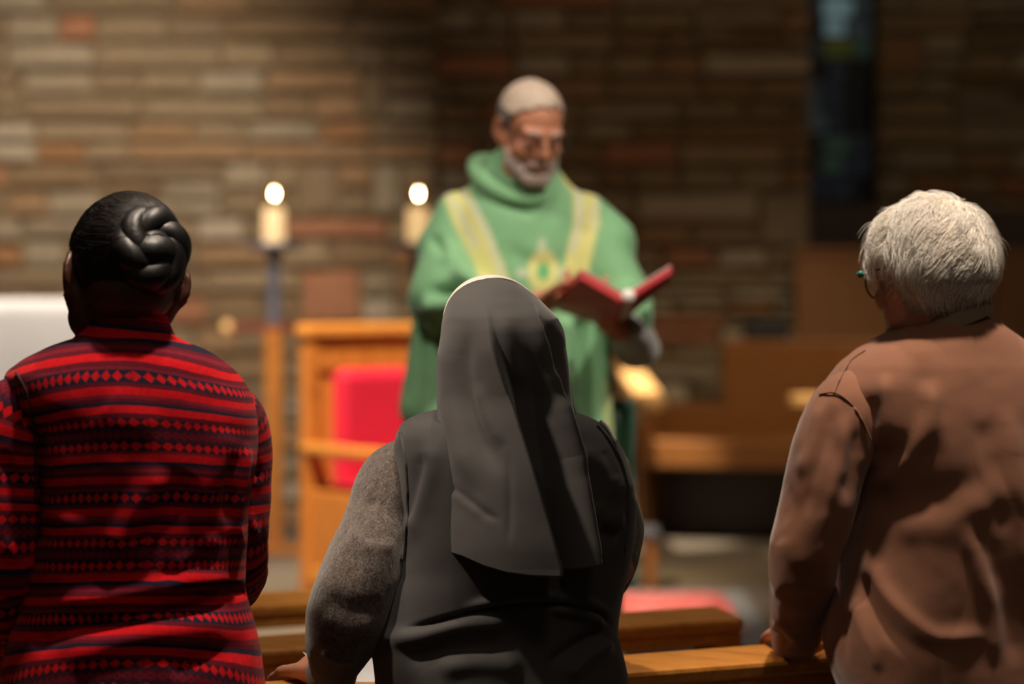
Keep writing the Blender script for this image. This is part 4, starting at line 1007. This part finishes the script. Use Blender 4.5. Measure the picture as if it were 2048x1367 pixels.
# heel of the hand showing on both sides of the cuff
link('body', fuse('body', pr, .005, 3), M['skin_fair'], rootW)
KW = [[634, 1826, 1966, dW, .066], [645, 1806, 1990, dW, .075], [662, 1782, 2016, dW, .088], [682, 1748, 2046, dW, .100], [705, 1708, 2078, dW, .112], [735, 1676, 2106, dW, .126], [780, 1652, 2132, dW, .138], [840, 1655, 2146, dW, .145], [900, 1690, 2148, dW, .148],
      [980, 1702, 2146, dW, .150], [1060, 1692, 2144, dW, .150], [1140, 1670, 2142, dW, .150], [1200, 1656, 2142, dW, .150], [1260, 1652, 2144, dW, .150], [1320, 1664, 2144, dW, .148], [1380, 1685, 2140, dW, .145], [1430, 1690, 2135, dW, .142], [1500, 1690, 2135, dW, .140]]
G, ph = rings(KW, psiW, 320, 400, 2.45)
foldsW = [([(1752, 985), (1778, 955), (1815, 915), (1850, 860), (1862, 810), (1860, 750)], 20, .011), ([(1735, 965), (1790, 925), (1832, 860), (1842, 770), (1840, 700)], 26, -.006), ([(1770, 740), (1768, 830), (1752, 890), (1738, 950)], 15, .008), ([(1738, 790), (1745, 860), (1736, 930)], 15, -.007),
          ([(1725, 1010), (1790, 1010), (1880, 985), (1980, 960)], 34, -.006), ([(1780, 1050), (1870, 1050), (1950, 1010), (2040, 960)], 34, .005), ([(1925, 1040), (1955, 1130), (1985, 1240), (1990, 1340)], 18, .006), ([(1965, 1050), (1995, 1150), (2022, 1260), (2030, 1340)], 20, -.005),
          ([(1730, 1080), (1755, 1160), (1810, 1230), (1880, 1275), (1990, 1270)], 18, .007), ([(1715, 1130), (1750, 1215), (1810, 1280), (1890, 1320)], 20, -.006), ([(2005, 800), (2028, 920), (2042, 1040), (2060, 1180)], 22, .007), ([(1960, 830), (1992, 950), (2010, 1080)], 24, -.004),
          ([(1690, 1060), (1682, 1150), (1690, 1230), (1694, 1330)], 9, -.004), ([(1710, 1190), (1730, 1270), (1765, 1350)], 13, .005), ([(1870, 820), (1890, 930), (1880, 1020)], 22, .003)]
G = crease(G, foldsW); n = gnormals(G); wv = G * [9, 9, 4.5] + fbm(G * 5, 47, 2)[..., None] * .5
G = G + n * ((1 - np.abs(fbm(wv, 43, 2)) * 2) * .0028 + fbm(G * 22, 44, 2) * .0007)[..., None]
GW_ = G
sw_ = link('sweatshirt', gridmesh('sweatshirt', G), M['sweat'], rootW); sw_.modifiers.new('th', 'SOLIDIFY').thickness = .003
seam = M['sweat']
# collar rib: standing band
KC = [[606, 1820, 1958, dW, .074], [618, 1812, 1966, dW, .079], [640, 1798, 1980, dW, .084]]
Gc, phc = rings(KC, psiW, 16, 160, 2.1); Gc[..., 2] += (-np.cos(phc) * 0 )[None]
Rr = (Gc - Gc.mean(1, keepdims=True)) @ RW; Gc[..., 2] += Rr * .34 - .003; Fr = (Gc - Gc.mean(1, keepdims=True)) @ FW; Gc[..., 2] -= np.clip(Fr, 0, 1) * .9
cr_ = link('collar_rib', gridmesh('collar_rib', Gc), M['rib'], sw_); cr_.modifiers.new('th', 'SOLIDIFY').thickness = .005
slW, GsW = sleeve('sleeve', [P(1745, 800, dW - .04), P(1700, 828, dW - .08), P(1665, 900, dW - .10), P(1636, 1010, dW - .115), P(1612, 1100, dW - .10), P(1600, 1190, dW - .01), P(1592, 1262, dW + .09)], [.052, .068, .066, .062, .058, .050, .044], M['sweat'], sw_,
       folds=[(f_[0], f_[1] * 1.2, f_[2] * .6) for f_ in [([(1640, 800), (1625, 880), (1600, 960)], 10, .008), ([(1665, 800), (1650, 890), (1625, 960), (1610, 1040)], 12, -.007), ([(1690, 815), (1685, 900), (1660, 990), (1645, 1080)], 12, .009), ([(1712, 850), (1705, 930), (1690, 1010)], 12, -.008), ([(1640, 1080), (1655, 1140), (1650, 1200)], 12, .006),
              ([(1556, 1080), (1590, 1110), (1640, 1120)], 16, .006), ([(1550, 1180), (1590, 1200), (1640, 1190)], 12, -.006), ([(1545, 1225), (1575, 1262), (1600, 1285)], 8, .008), ([(1550, 1250), (1580, 1290)], 7, -.007), ([(1560, 1000), (1600, 1020), (1680, 1010)], 22, -.004)]], seed=51, amp=.003, nu=180)
L = on_surface(G, [(1730, 700), (1700, 722), (1680, 755), (1668, 784)], .001, 14, (GsW,))
link('shoulder_seam', tubemesh('shoulder_seam', L, [.0017] * len(L), 8, 90), seam, sw_)
L = on_surface(G, [(1638, 788), (1665, 784), (1695, 800), (1722, 835), (1742, 880)], .001, 24, (GsW,))
link('armhole_seam', tubemesh('armhole_seam', L, [.0017] * len(L), 8, 90), seam, sw_)
link('cuff', gridmesh('cuff', tube([P(1593, 1256, dW + .08), P(1588, 1284, dW + .12)], [.043, .039], 60, 10)[0], True), M['sweat'], slW)
sleeve('sleeve', [P(2070, 765, dW + .06), P(2110, 830, dW + .1), P(2145, 960, dW + .1), P(2150, 1080, dW + .1), P(2120, 1150, dW + .2), P(2085, 1200, dW + .33)], [.066, .066, .060, .056, .052, .042], M['sweat'], sw_, seed=55, nu=90)
legs_cloth('trousers', rootW, JW['pelvis'], FW, 0, M['trouser'], False, 1.12); shoes(rootW, JW['pelvis'], FW, 0, M['shoe'])
# hair
tabW = [(-.14, -.088), (-.06, -.088), (-.035, -.078), (-.022, -.045), (-.010, .004), (.02, .008), (.035, .012), (.055, .035), (.09, .052), (.13, .06)]
cW0 = np.array((0, -.010, .020)); rW0 = np.array((.097, .115, .104))
def shape_w(D): return .03 * np.clip(-D[..., 1], 0, 1) * (D[..., 2] > -.4) - .02 * np.clip(D[..., 1], 0, 1) * np.clip(D[..., 2] + .2, 0, 1) - .08 * np.clip(-D[..., 2] - .30, 0, 1)
def surf_w(D, lift=0.0):
    D = D / np.linalg.norm(D, axis=-1, keepdims=True); L = cW0 + D * rW0 * (1 + shape_w(D))[..., None]
    return L + D * (np.asarray(lift) + fbm(L * 24, 61, 2) * .0022)[..., None]
mh, _ = hair_cap(MW, cW0, rW0 * .975, lambda L: L[..., 2] > hairline(L[..., 1], tabW) + .004, pole=(0, -.45, .9), rfun=shape_w, lump=.002, seed=61)
M['hair_white_base'] = mat_hair('white_hair_mass', (.78, .70, .60), .55, 120, .4, bump=.6, hi=1.2, lo=.75)
def mat_strand(name, a, b):
    t = NT(name); oi = t.n('ShaderNodeUVMap'); sp = t.n('ShaderNodeSeparateXYZ'); t.link(oi.outputs[0], sp.inputs[0])
    t.base(t.ramp(sp.outputs[0], [(0, a), (1, b)])); t.set(Roughness=.38, Specular_IOR_Level=.5); return t.m
M['strand_white'] = mat_strand('white_hair_strands', (.78, .70, .60), (.98, .96, .92))
hw_ = link('hair', mh, M['hair_white_base'], rootW); m_ = hw_.modifiers.new('th', 'SOLIDIFY'); m_.thickness = .004
def strands(name, Mx, surf, c0, r0, crown, cond, count, length, width, mat, parent, seed=0, down=.9, side=None, nseg=9, lift=(.001, .008), clump=.016, curl=.25, flyaway=.03, sgn=1):
    rg_ = np.random.default_rng(seed); D = rg_.normal(size=(count * 3, 3)); D /= np.linalg.norm(D, axis=1, keepdims=True)
    L = surf(D); D = D[cond(L)][:count]; N = len(D); L = surf(D)
    cell = np.floor((L + vnoise(L * 40, seed)[:, None] * .006) / clump).astype(int); h = (cell[:, 0] * 73 + cell[:, 1] * 199 + cell[:, 2] * 7919) % 997 / 997.0
    ln = length * (rg_.uniform(.55, 1.15, N)) * (.8 + .4 * h); lf = lift[0] + (lift[1] - lift[0]) * (rg_.random(N) ** 1.6) * (.5 + h)
    fly = rg_.random(N) < flyaway; P_ = []; d = D.copy(); ang = (h - .5) * curl * 2 + rg_.normal(size=N) * .10
    for k in range(nseg):
        t = k / (nseg - 1); out = lf * math.sin(min(1, t * 1.6) * math.pi / 2) * np.where(fly, 1 + 1.2 * t, 1) - .004 * (t > .85) * (~fly)
        p = surf(d, out); P_.append(p)
        # direction: away from crown, plus down
        away = p - (c0 + crown); away /= np.linalg.norm(away, axis=1, keepdims=True)
        g = away * sgn + np.array([0, 0, -down]) + (side(p) if side is not None else 0)
        nrm = d / np.linalg.norm(d, axis=1, keepdims=True); g = g - nrm * (g * nrm).sum(1, keepdims=True); g /= np.linalg.norm(g, axis=1, keepdims=True) + 1e-9
        b = np.cross(nrm, g); a_ = ang * (1 + 1.2 * t); g = g * np.cos(a_)[:, None] + b * np.sin(a_)[:, None]
        q = p + g * (ln / nseg)[:, None]; d = (q - c0) / r0; d /= np.linalg.norm(d, axis=1, keepdims=True)
    Pn = np.stack(P_, 1); A = np.array(Mx); Pn = Pn @ A[:3, :3].T + A[:3, 3]
    T = np.gradient(Pn, axis=1); T /= np.linalg.norm(T, axis=2, keepdims=True) + 1e-9
    x = np.cross(T, [0.3, .2, 1.]); x /= np.linalg.norm(x, axis=2, keepdims=True) + 1e-9; y = np.cross(T, x)
    w = width * rg_.uniform(.6, 1.3, N)[:, None] * np.interp(np.linspace(0, 1, nseg), [0, .15, .7, 1], [.5, 1, .8, .12])[None]
    V = np.stack([Pn + (x * math.cos(a) + y * math.sin(a)) * w[..., None] for a in (0, 2.094, 4.189)], 2)      # N,seg,3,3
    idx = np.arange(N * nseg * 3).reshape(N, nseg, 3); a = idx[:, :-1]; b = idx[:, 1:]; F_ = []
    for i in range(3):
        j = (i + 1) % 3; F_.append(np.stack([a[..., i], a[..., j], b[..., j], b[..., i]], -1).reshape(-1, 4))
    F_ = np.concatenate(F_); me = bpy.data.meshes.new(name); V = V.reshape(-1, 3)
    me.vertices.add(len(V)); me.vertices.foreach_set('co', V.astype(np.float32).ravel()); me.loops.add(len(F_) * 4); me.loops.foreach_set('vertex_index', F_.astype(np.int32).ravel())
    me.polygons.add(len(F_)); me.polygons.foreach_set('loop_start', np.arange(0, len(F_) * 4, 4, dtype=np.int32)); me.polygons.foreach_set('use_smooth', [True] * len(F_)); me.update(calc_edges=True)
    uvl = me.uv_layers.new(name='UVMap'); col = np.repeat(np.clip(.5 + .35 * (h - .5) + rg_.normal(size=N) * .22, 0, 1), nseg * 3); uvl.data.foreach_set('uv', np.stack([col, col], 1)[F_.ravel()].astype(np.float32).ravel())
    return link(name, me, mat, parent, kind='stuff')
strands('hair_strands', MW, surf_w, cW0, rW0, np.array((.02, -.06, .09)), lambda L: L[:, 2] > hairline(L[:, 1], tabW) + .010 + .022 * (L[:, 1] > -.035) * (L[:, 1] < .03), 16000, .058, .00042, M['strand_white'], hw_, 3, .55, side=lambda p: np.stack([0 * p[:, 0], .25 + 0 * p[:, 0], 0 * p[:, 0]], 1) * (p[:, 1] > -.05)[:, None], clump=.016, curl=.48, flyaway=.03, lift=(.0005, .010))
# glasses: temple arm, rims and lenses
AW = np.array(MW); trw = lambda p: np.asarray(p, float) @ AW[:3, :3].T + AW[:3, 3]
M['frame_black'] = mat_plain('dark_glasses_frame', (.02, .02, .022), .3); M['frame_teal'] = mat_plain('teal_glasses_corner', (.03, .42, .38), .3)
lg = NT('lens'); lg.base((.9, .95, .95)); lg.set(Roughness=.02, Transmission_Weight=1.0, IOR=1.05, Alpha=.35); M['lens'] = lg.m
gl = thing('glasses', trw((0, .09, .0)), 'glasses with dark temples and teal corners worn by the white-haired person', 'glasses')
def gpart(n, me, m): return link(n, me, M[m], gl)
for s in (-1, 1):
    gpart('temple', tubemesh('temple', trw([(s * .085, -.018, -.012), (s * .086, -.008, .008), (s * .083, .02, .012), (s * .078, .06, .010), (s * .073, .086, .008)]), [.0018, .0024, .0022, .0022, .0028], 8, 40), 'frame_black')
    rc = [(s * .037 + .030 * math.cos(a), .092 - .012 * abs(math.cos(a)) * (1 if math.cos(a) * s > 0 else 0), -.004 + .024 * math.sin(a)) for a in np.linspace(0, 2 * math.pi, 33)]
    gpart('rim', tubemesh('rim', trw(rc), [.0018] * 33, 8, 66), 'frame_black')
    gpart('corner', tubemesh('corner', trw([(s * .074, .080, .014), (s * .071, .090, .012), (s * .062, .096, .013)]), [.0035, .0042, .003], 8, 12), 'frame_teal')
    c_ = np.mean(rc[:-1], 0); gpart('lens', me_from('lens', trw([c_] + rc[:-1]), [(0, i + 1, (i + 1) % 32 + 1) for i in range(32)]), 'lens')
gpart('bridge', tubemesh('bridge', trw([(-.009, .092, .004), (0, .096, .007), (.009, .092, .004)]), [.0018] * 3, 8, 12), 'frame_black')

# combed strands over the sleek black hair, drawn towards the bun
cR0 = np.array((0, -.014, .026)); rR0 = np.array((.0825, .1046, .0950))
def surf_r(D, lift=0.0):
    D = D / np.linalg.norm(D, axis=-1, keepdims=True); return cR0 + D * rR0 + D * np.asarray(lift)[..., None]
M['strand_black'] = mat_strand('black_hair_strands', (.008, .007, .007), (.05, .042, .04)); M['strand_black'].node_tree.nodes['Principled BSDF'].inputs['Roughness'].default_value = .3  # lighter end of the strand colour paints in streaks of sheen
strands('hair_strands', MR, surf_r, cR0, rR0, bunL - cR0, lambda L: L[:, 2] > hairline(L[:, 1], tabR) + .008, 9000, .07, .00040, M['strand_black'], hp, 9, 0, nseg=8, lift=(-.0004, .0012), clump=.02, curl=.10, flyaway=.0, sgn=-1)
# ---------------------------------------------------------------- priest
dP = 7.54; psiP = math.radians(180 + 12); FP_ = np.array([-math.sin(psiP), math.cos(psiP), 0]); RP_ = np.array([math.cos(psiP), math.sin(psiP), 0])
cP = P(1045, 800, dP); zf = .25; rootP = thing('person', (cP[0], cP[1], zf), 'grey-haired priest in a green chasuble reading from a red book', 'person')
hP = P(1062, 257, dP - .10); MP = headM(hP, math.radians(180 + 24), math.radians(26), math.radians(0), .94)
JP = dict(pelvis=P(1045, 800, dP), chest=P(1045, 500, dP), neck=P(1040, 345, dP - .02), head=hP, F=FP_, floor=np.array([0, 0, zf]),
          shl=P(1170, 432, dP), ell=P(1262, 610, dP - .04), wrl=P(1228, 652, dP - .27), shr=P(918, 432, dP), elr=P(872, 600, dP - .08), wrr=P(1075, 605, dP - .30))
pr = body_parts({'w': 1.0}, JP) + head_parts(MP) + hand_parts(JP['wrl'], P(1170, 610, dP - .30) - JP['wrl'], (0, .1, 1), FP_ + [0, 0, .2], .35, 1.05) + hand_parts(JP['wrr'], P(1150, 595, dP - .33) - JP['wrr'], (0, .1, 1), FP_ + [0, 0, .3], .3, 1.05)
link('body', fuse('body', pr, .0055, 3), M['skin_ruddy'], rootP)
# chasuble: one garment, trunk + hanging sleeves, fused
M['green_plain'] = None
def mat_chasuble():
    t = NT('green_chasuble'); at = t.n('ShaderNodeAttribute', attribute_name='band'); sp = t.n('ShaderNodeSeparateXYZ'); t.link(at.outputs['Vector'], sp.inputs[0])
    f = t.noise(t.coords('Object'), 6, 3); g = t.ramp(f, [(.3, (.165, .375, .185)), (.7, (.21, .435, .225))])
    c = t.mix(sp.outputs[0], g, (.62, .60, .22)); c = t.mix(sp.outputs[1], c, (.55, .58, .42)); c = t.mix(sp.outputs[2], c, (.10, .38, .14))
    t.base(c); t.set(Roughness=.75, Sheen_Weight=.25, Sheen_Roughness=.4); t.bump(t.noise(t.coords('Object'), 400), .2, .001); return t.m
M['chasuble'] = mat_chasuble()
prt = []
Rm = np.stack([RP_, FP_, [0, 0, 1.]], 1)
_ck = catmull([(372, 965, 1110, .08), (410, 925, 1160, .11), (450, 900, 1190, .125), (510, 885, 1210, .14), (580, 876, 1215, .15), (680, 862, 1222, .16), (780, 848, 1236, .17), (880, 840, 1246, .18), (1000, 835, 1250, .19), (1120, 833, 1250, .195), (1240, 835, 1250, .20), (1500, 830, 1255, .21)], np.arange(372, 1500, 24))
for y, (xl, xr, b) in zip(np.arange(372, 1500, 24), _ck):
    a0 = P(xl, y, dP); a1 = P(xr, y, dP); prt.append(ell((a0 + a1) / 2, ((a1[0] - a0[0]) / 2, b, .11 if y < 500 else .14), Rm, 32, 14))
# sleeves: thick upper arm and drop of cloth under forearm
for s in (0, 1):
    sh, el, wr = (JP['shr'], JP['elr'], P(960, 592, dP - .24)) if s == 0 else (JP['shl'], P(1248, 600, dP - .05), P(1262, 640, dP - .12))
    prt += chain([sh, el], [.062, .072]); prt.append(cap(el, wr, .070, .055)); prt.append(cap(sh, P(898, 500, dP) if s == 0 else P(1206, 490, dP), .064, .085))
prt.append(cap(P(862, 640, dP), P(856, 820, dP), .045, .07)); prt.append(cap(P(905, 520, dP - .06), P(885, 600, dP - .12), .06, .06))
prt.append(cap(P(1262, 585, dP - .10), P(1268, 668, dP - .08), .035, .018))
chm = fuse('chasuble', prt, .010, 10, .6)
v = mco(chm); n = mno(chm); q = proj(v)
def fold(pl, w, amp, ends=1):
    b, sd, t = pline(q, smooth_poly(pl, 16)); en = np.clip(np.minimum(t, 1 - t) * 4, 0, 1) if ends else 1
    return np.exp(-(b / w) ** 2) * amp * en * (n[:, 1] < .1)
off = fold([(850, 590), (900, 575), (960, 565)], 12, -.035) + fold([(840, 610), (900, 608), (960, 598)], 14, .03) + fold([(880, 480), (915, 540), (960, 580)], 14, .018) + fold([(860, 470), (900, 520)], 10, -.016)
off += fold([(1010, 480), (1050, 520), (1100, 530), (1140, 500)], 18, -.008) + fold([(1000, 380), (1060, 410), (1110, 390)], 18, -.016)
for x0_, x1_, a in ((870, 850, .02), (905, 885, -.022), (940, 915, .018), (1130, 1150, .022), (1165, 1180, -.03), (1200, 1215, .024), (1232, 1240, -.018)):
    off += fold([(x0_, 650), ((x0_ + x1_) / 2, 850), (x1_, 1150), (x1_, 1300)], 13, a, 0)
v = v + n * (off + fbm(v * 7, 71, 3) * .004)[:, None]; setco(chm, v); q = proj(v)
frm = n[:, 1] < .25
def band(pl, w): return np.clip((w - pline(q, smooth_poly(pl, 16))[0]) / 3 + .5, 0, 1) * frm
b1 = np.maximum(band([(905, 368), (930, 430), (960, 490), (985, 550), (1000, 610)], 27), band([(1145, 345), (1172, 390), (1172, 440), (1160, 500), (1148, 560)], 25))
b2 = np.maximum.reduce([band([(925, 378), (962, 440), (988, 500), (1006, 560)], 6), band([(893, 385), (922, 430), (950, 490)], 5), band([(1140, 350), (1160, 400), (1158, 440), (1146, 500)], 6), band([(1172, 352), (1192, 400), (1188, 450)], 4)])
ex, ey = (q[:, 0] - 1087) / 34, (q[:, 1] - 542) / 46; er_ = np.sqrt(ex ** 2 + ey ** 2); emb = np.clip((1 - er_) * 6, 0, 1) * frm; b1 = np.maximum(b1, emb)
cr1 = (((abs(q[:, 0] - 1084) < 7) & (abs(q[:, 1] - 540) < 62)) | ((abs(q[:, 1] - 545) < 9) & (abs(q[:, 0] - 1084) < 52))) * frm * .7; b2 = np.maximum(b2, cr1 * (er_ > .9))
b3 = np.clip((.45 - er_) * 8, 0, 1) * frm
hemb = np.clip((14 - abs(q[:, 0] - (1222 + (q[:, 1] - 740) * -.02))) / 4, 0, 1) * (q[:, 1] > 760) * .55 * frm; b1 = np.maximum(b1, hemb)
at = chm.attributes.new('band', 'FLOAT_VECTOR', 'POINT'); at.data.foreach_set('vector', np.stack([b1, b2, b3], 1).astype(np.float32).ravel())
chs = link('chasuble', chm, M['chasuble'], rootP)
M['green'] = mat_cloth('green_hood_cloth', (.19, .405, .205), .75, 400, .08)
# hood rolled about the neck
hc = P(1030, 345, dP - .02); pts = []; rad = []
for a in np.linspace(0, 2 * math.pi, 40):
    x = math.cos(a); y = math.sin(a); pts.append(hc + np.array([-.002 + .090 * x, 0, .035 * x * -.55 - .002]) + np.array([0, -.085 * y, -.060 * max(0, y) + .015 * max(0, -y)])); rad.append(.020 + .007 * max(0, -y) + .003 * abs(x))
link('hood', tubemesh('hood', pts, rad, 20, 120, up=(0, 1, 0)), M['green'], chs)
M['alb'] = mat_cloth('grey_white_alb', (.40, .38, .37), .8, 400, .06)
link('alb_sleeve', gridmesh('alb_sleeve', tube([P(1276, 700, dP - .02), P(1262, 668, dP - .10), P(1236, 656, dP - .24)], [.055, .052, .036], 40, 30, .9)[0]), M['alb'], rootP)
ab = []
for t in np.linspace(0, 1, 12):
    z = .95 - t * .62; ph_ = np.linspace(0, 2 * math.pi, 60, endpoint=False); k = 1 + .05 * np.sin(ph_ * 10); ab.append(np.array([cP[0], cP[1], z]) + np.outer(np.cos(ph_) * .19 * k, RP_) + np.outer(np.sin(ph_) * .15 * k, FP_))
link('alb', gridmesh('alb', np.array(ab)), M['alb'], rootP)
# dark green stole end and lining hanging at the right
M['deep_green'] = mat_cloth('deep_green_lining', (.012, .085, .055), .7)
sto = []
for t in np.linspace(0, 1, 30): sto.append([P(1228 + 38 * u - 4 * math.sin(6 * t + u * 4), 800 + 375 * t, dP + .03 * math.sin(4 * u + 3 * t)) for u in np.linspace(0, 1, 10)])
so_ = link('stole', gridmesh('stole', np.array(sto), False), M['deep_green'], rootP); so_.modifiers.new('th', 'SOLIDIFY').thickness = .008
shoes(rootP, cP, FP_, zf, M['shoe'])
# hair, beard, brows, glasses
M['hair_grey'] = mat_hair('grey_hair', (.46, .36, .29), .6, 90, .3, bump=.5)
M['hair_side'] = mat_hair('dark_grey_hair', (.16, .14, .13), .6, 90, .3, bump=.5)
tabP = [(-.14, -.06), (-.03, -.05), (-.012, .01), (.015, .015), (.03, .055), (.05, .076), (.075, .094), (.11, .11)]
mh, _ = hair_cap(MP, np.array((0, -.013, .027)), (.081, .1015, .092), lambda L: L[..., 2] > hairline(L[..., 1], tabP) + .012 * vnoise(L * 60, 5), pole=(0, -.3, .95), lump=.002, seed=4)
hh_ = link('hair', mh, M['hair_grey'], rootP); hh_.modifiers.new('th', 'SOLIDIFY').thickness = .0015
mh, _ = hair_cap(MP, np.array((0, -.013, .027)), (.0835, .103, .092), lambda L: (L[..., 2] > hairline(L[..., 1], tabP) - .004) & (L[..., 2] < .052) & (L[..., 1] < .04), pole=(0, -.3, .95), lump=.002, seed=4)
link('side_hair', mh, M['hair_side'], hh_, label='darker cropped hair at the temples')
AP = np.array(MP); trp = lambda p: np.asarray(p, float) @ AP[:3, :3].T + AP[:3, 3]
bp = []
for s in (-1, 1):
    bp += [cap(trp((s * .064, .010, -.035)), trp((s * .052, .040, -.075)), .013, .020), cap(trp((s * .052, .040, -.075)), trp((s * .018, .078, -.102)), .021, .023), cap(trp((s * .010, .100, -.052)), trp((s * .030, .086, -.066)), .008, .008)]
bp += [cap(trp((-.018, .078, -.102)), trp((.018, .078, -.102)), .024, .024)]
M['beard'] = mat_plain('grey_beard', (.38, .30, .27), .9, .25, 160, .8, dist=.003)
link('beard', fuse('beard', bp, .005, 3), M['beard'], rootP)
for s in (-1, 1): link('eyebrow', tubemesh('eyebrow', trp([(s * .014, .096, .020), (s * .030, .094, .026), (s * .048, .083, .021)]), [.003, .0045, .003], 8, 14), M['beard'], rootP)
for s in (-1, 1): link('eyelid', me_from('eyelid', *ell(trp((s * .031, .082, -.002)), (.014, .010, .008), AP[:3, :3])), M['skin_ruddy'], rootP)
g2 = thing('glasses', trp((0, .1, 0)), 'thin-rimmed glasses worn by the priest', 'glasses')
for s in (-1, 1):
    rc = [(s * .034 + .024 * math.cos(a), .108, -.006 + .017 * math.sin(a)) for a in np.linspace(0, 2 * math.pi, 25)]
    link('rim', tubemesh('rim', trp(rc), [.0012] * 25, 6, 48), M['frame_black'], g2)
    link('temple', tubemesh('temple', trp([(s * .058, .106, .0), (s * .076, .08, .004), (s * .083, .0, .008), (s * .084, -.012, -.004)]), [.0012] * 4, 6, 24), M['frame_black'], g2)
link('bridge', tubemesh('bridge', trp([(-.010, .108, -.002), (0, .111, .001), (.010, .108, -.002)]), [.0012] * 3, 6, 10), M['frame_black'], g2)

# open red book resting on the hands
M['book_red'] = mat_plain('red_book_cover', (.50, .018, .032), .45, .08, 30, .05); M['pages'] = mat_plain('book_pages', (.80, .74, .70), .8, .05, 200, .1)
bkc = P(1232, 588, dP - .42)
bk = thing('book', bkc - np.array([0, 0, .02]), 'large open red book held up by the priest', 'book')
def board(n, a, b, c, d, th, mat, par=bk):
    """sheet a,b,c,d (world corners) with thickness along its normal"""
    q_ = np.array([a, b, c, d]); nn = np.cross(q_[1] - q_[0], q_[3] - q_[0]); nn /= np.linalg.norm(nn); v = np.concatenate([q_, q_ + nn * th])
    me = me_from(n, v, [(3, 2, 1, 0), (4, 5, 6, 7), (0, 1, 5, 4), (1, 2, 6, 5), (2, 3, 7, 6), (3, 0, 4, 7)], False)
    bm_ = bmesh.new(); bm_.from_mesh(me); bmesh.ops.recalc_face_normals(bm_, faces=bm_.faces[:]); bmesh.ops.bevel(bm_, geom=bm_.edges[:], offset=min(.002, abs(th) * .4), segments=1, affect='EDGES'); bm_.to_mesh(me); bm_.free()
    return link(n, me, mat, par)
# left cover seen from below with its red page edges above, right half edge-on, cream gutter between
A_, B_, C_, D_ = P(1160, 558, dP - .50), P(1246, 608, dP - .46), P(1226, 660, dP - .22), P(1090, 612, dP - .28)
E_, F_ = P(1346, 545, dP - .46), P(1338, 566, dP - .20)
M['book_edge'] = mat_plain('red_page_edges', (.70, .10, .10), .6, .08, 200, .1)
board('cover', A_, B_, C_, D_, .006, M['book_red']); board('cover', B_, E_, F_, C_, .006, M['book_red'])
up_ = np.array([0, .004, .003]); h_ = np.array([0, .004, .024])
def block(n, a, b, c, d, u0, u1, mat):
    q0 = np.array([a, b, c, d]) + u0; q1 = np.array([a, b, c, d]) * 1.0 + u1; v = np.concatenate([q0, q1])
    me = me_from(n, v, [(3, 2, 1, 0), (4, 5, 6, 7), (0, 1, 5, 4), (1, 2, 6, 5), (2, 3, 7, 6), (3, 0, 4, 7)], False)
    bm_ = bmesh.new(); bm_.from_mesh(me); bmesh.ops.recalc_face_normals(bm_, faces=bm_.faces[:]); bmesh.ops.bevel(bm_, geom=bm_.edges[:], offset=.002, segments=1, affect='EDGES'); bm_.to_mesh(me); bm_.free()
    return link(n, me, mat, bk)
lerp = lambda a, b, t: a + (b - a) * t
block('page_block', lerp(A_, B_, .03), lerp(A_, B_, .97), lerp(D_, C_, .97), lerp(D_, C_, .05), up_, h_, M['book_edge'])
block('page_block', lerp(B_, E_, .05), lerp(B_, E_, .97), lerp(C_, F_, .97), lerp(C_, F_, .05), up_, h_ * .75, M['book_edge'])
block('open_page', lerp(A_, B_, .05), lerp(A_, B_, 1.03), lerp(D_, C_, 1.03), lerp(D_, C_, .08), h_, h_ * 1.12, M['pages'])
block('open_page', lerp(B_, E_, -.03), lerp(B_, E_, .95), lerp(C_, F_, .95), lerp(C_, F_, -.03), h_ * .75, h_ * .87, M['pages'])
link('gutter_leaves', tubemesh('gutter_leaves', [B_ + [.012, -.004, .020], lerp(B_, C_, .5) + [.012, 0, .02], C_ + [.012, 0, .02]], [.015, .015, .012], 12, 10), M['pages'], bk)

# small things on the near pew
pz_ = lambda x, y, d: P(x, y, d)
r_ = thing('paper_sheet', P(715, 1380, 4.93), 'folded white sheet of paper lying on the near pew under the forearm of the nun', 'paper')
G = np.zeros((14, 20, 3)); c0 = P(716, 1364, 4.93) + np.array([0, 0, .006])
for j in range(14):
    for i in range(20):
        a = (i / 19 - .5) * .16; b = (j / 13 - .5) * .17; G[j, i] = c0 + np.array([1, .3, 0]) * a + np.array([-.12, .6, .26]) * b * .8 + np.array([0, 0, .010 * math.sin(i / 19 * 3.1)])
o = link('sheet', gridmesh('sheet', G, False), M['paper'], r_); o.modifiers.new('th', 'SOLIDIFY').thickness = .002
o = link('sheet', gridmesh('sheet', G + [.004, .004, -.006], False), M['paper'], r_); o.modifiers.new('th', 'SOLIDIFY').thickness = .002
pc = thing('pencil', P(618, 1312, 4.92), 'thin white pencil held in the fingers of the nun, pointing up', 'pencil')
link('barrel', tubemesh('barrel', [P(606, 1303, 4.93), P(616, 1313, 4.91), P(640, 1334, 4.88)], [.0006, .0022, .0022], 6, 12), M['paper'], pc)
link('point', tubemesh('point', [P(604.5, 1301.5, 4.932), P(606.5, 1303.5, 4.929)], [.0003, .0007], 6, 4), M['frame_black'], pc)
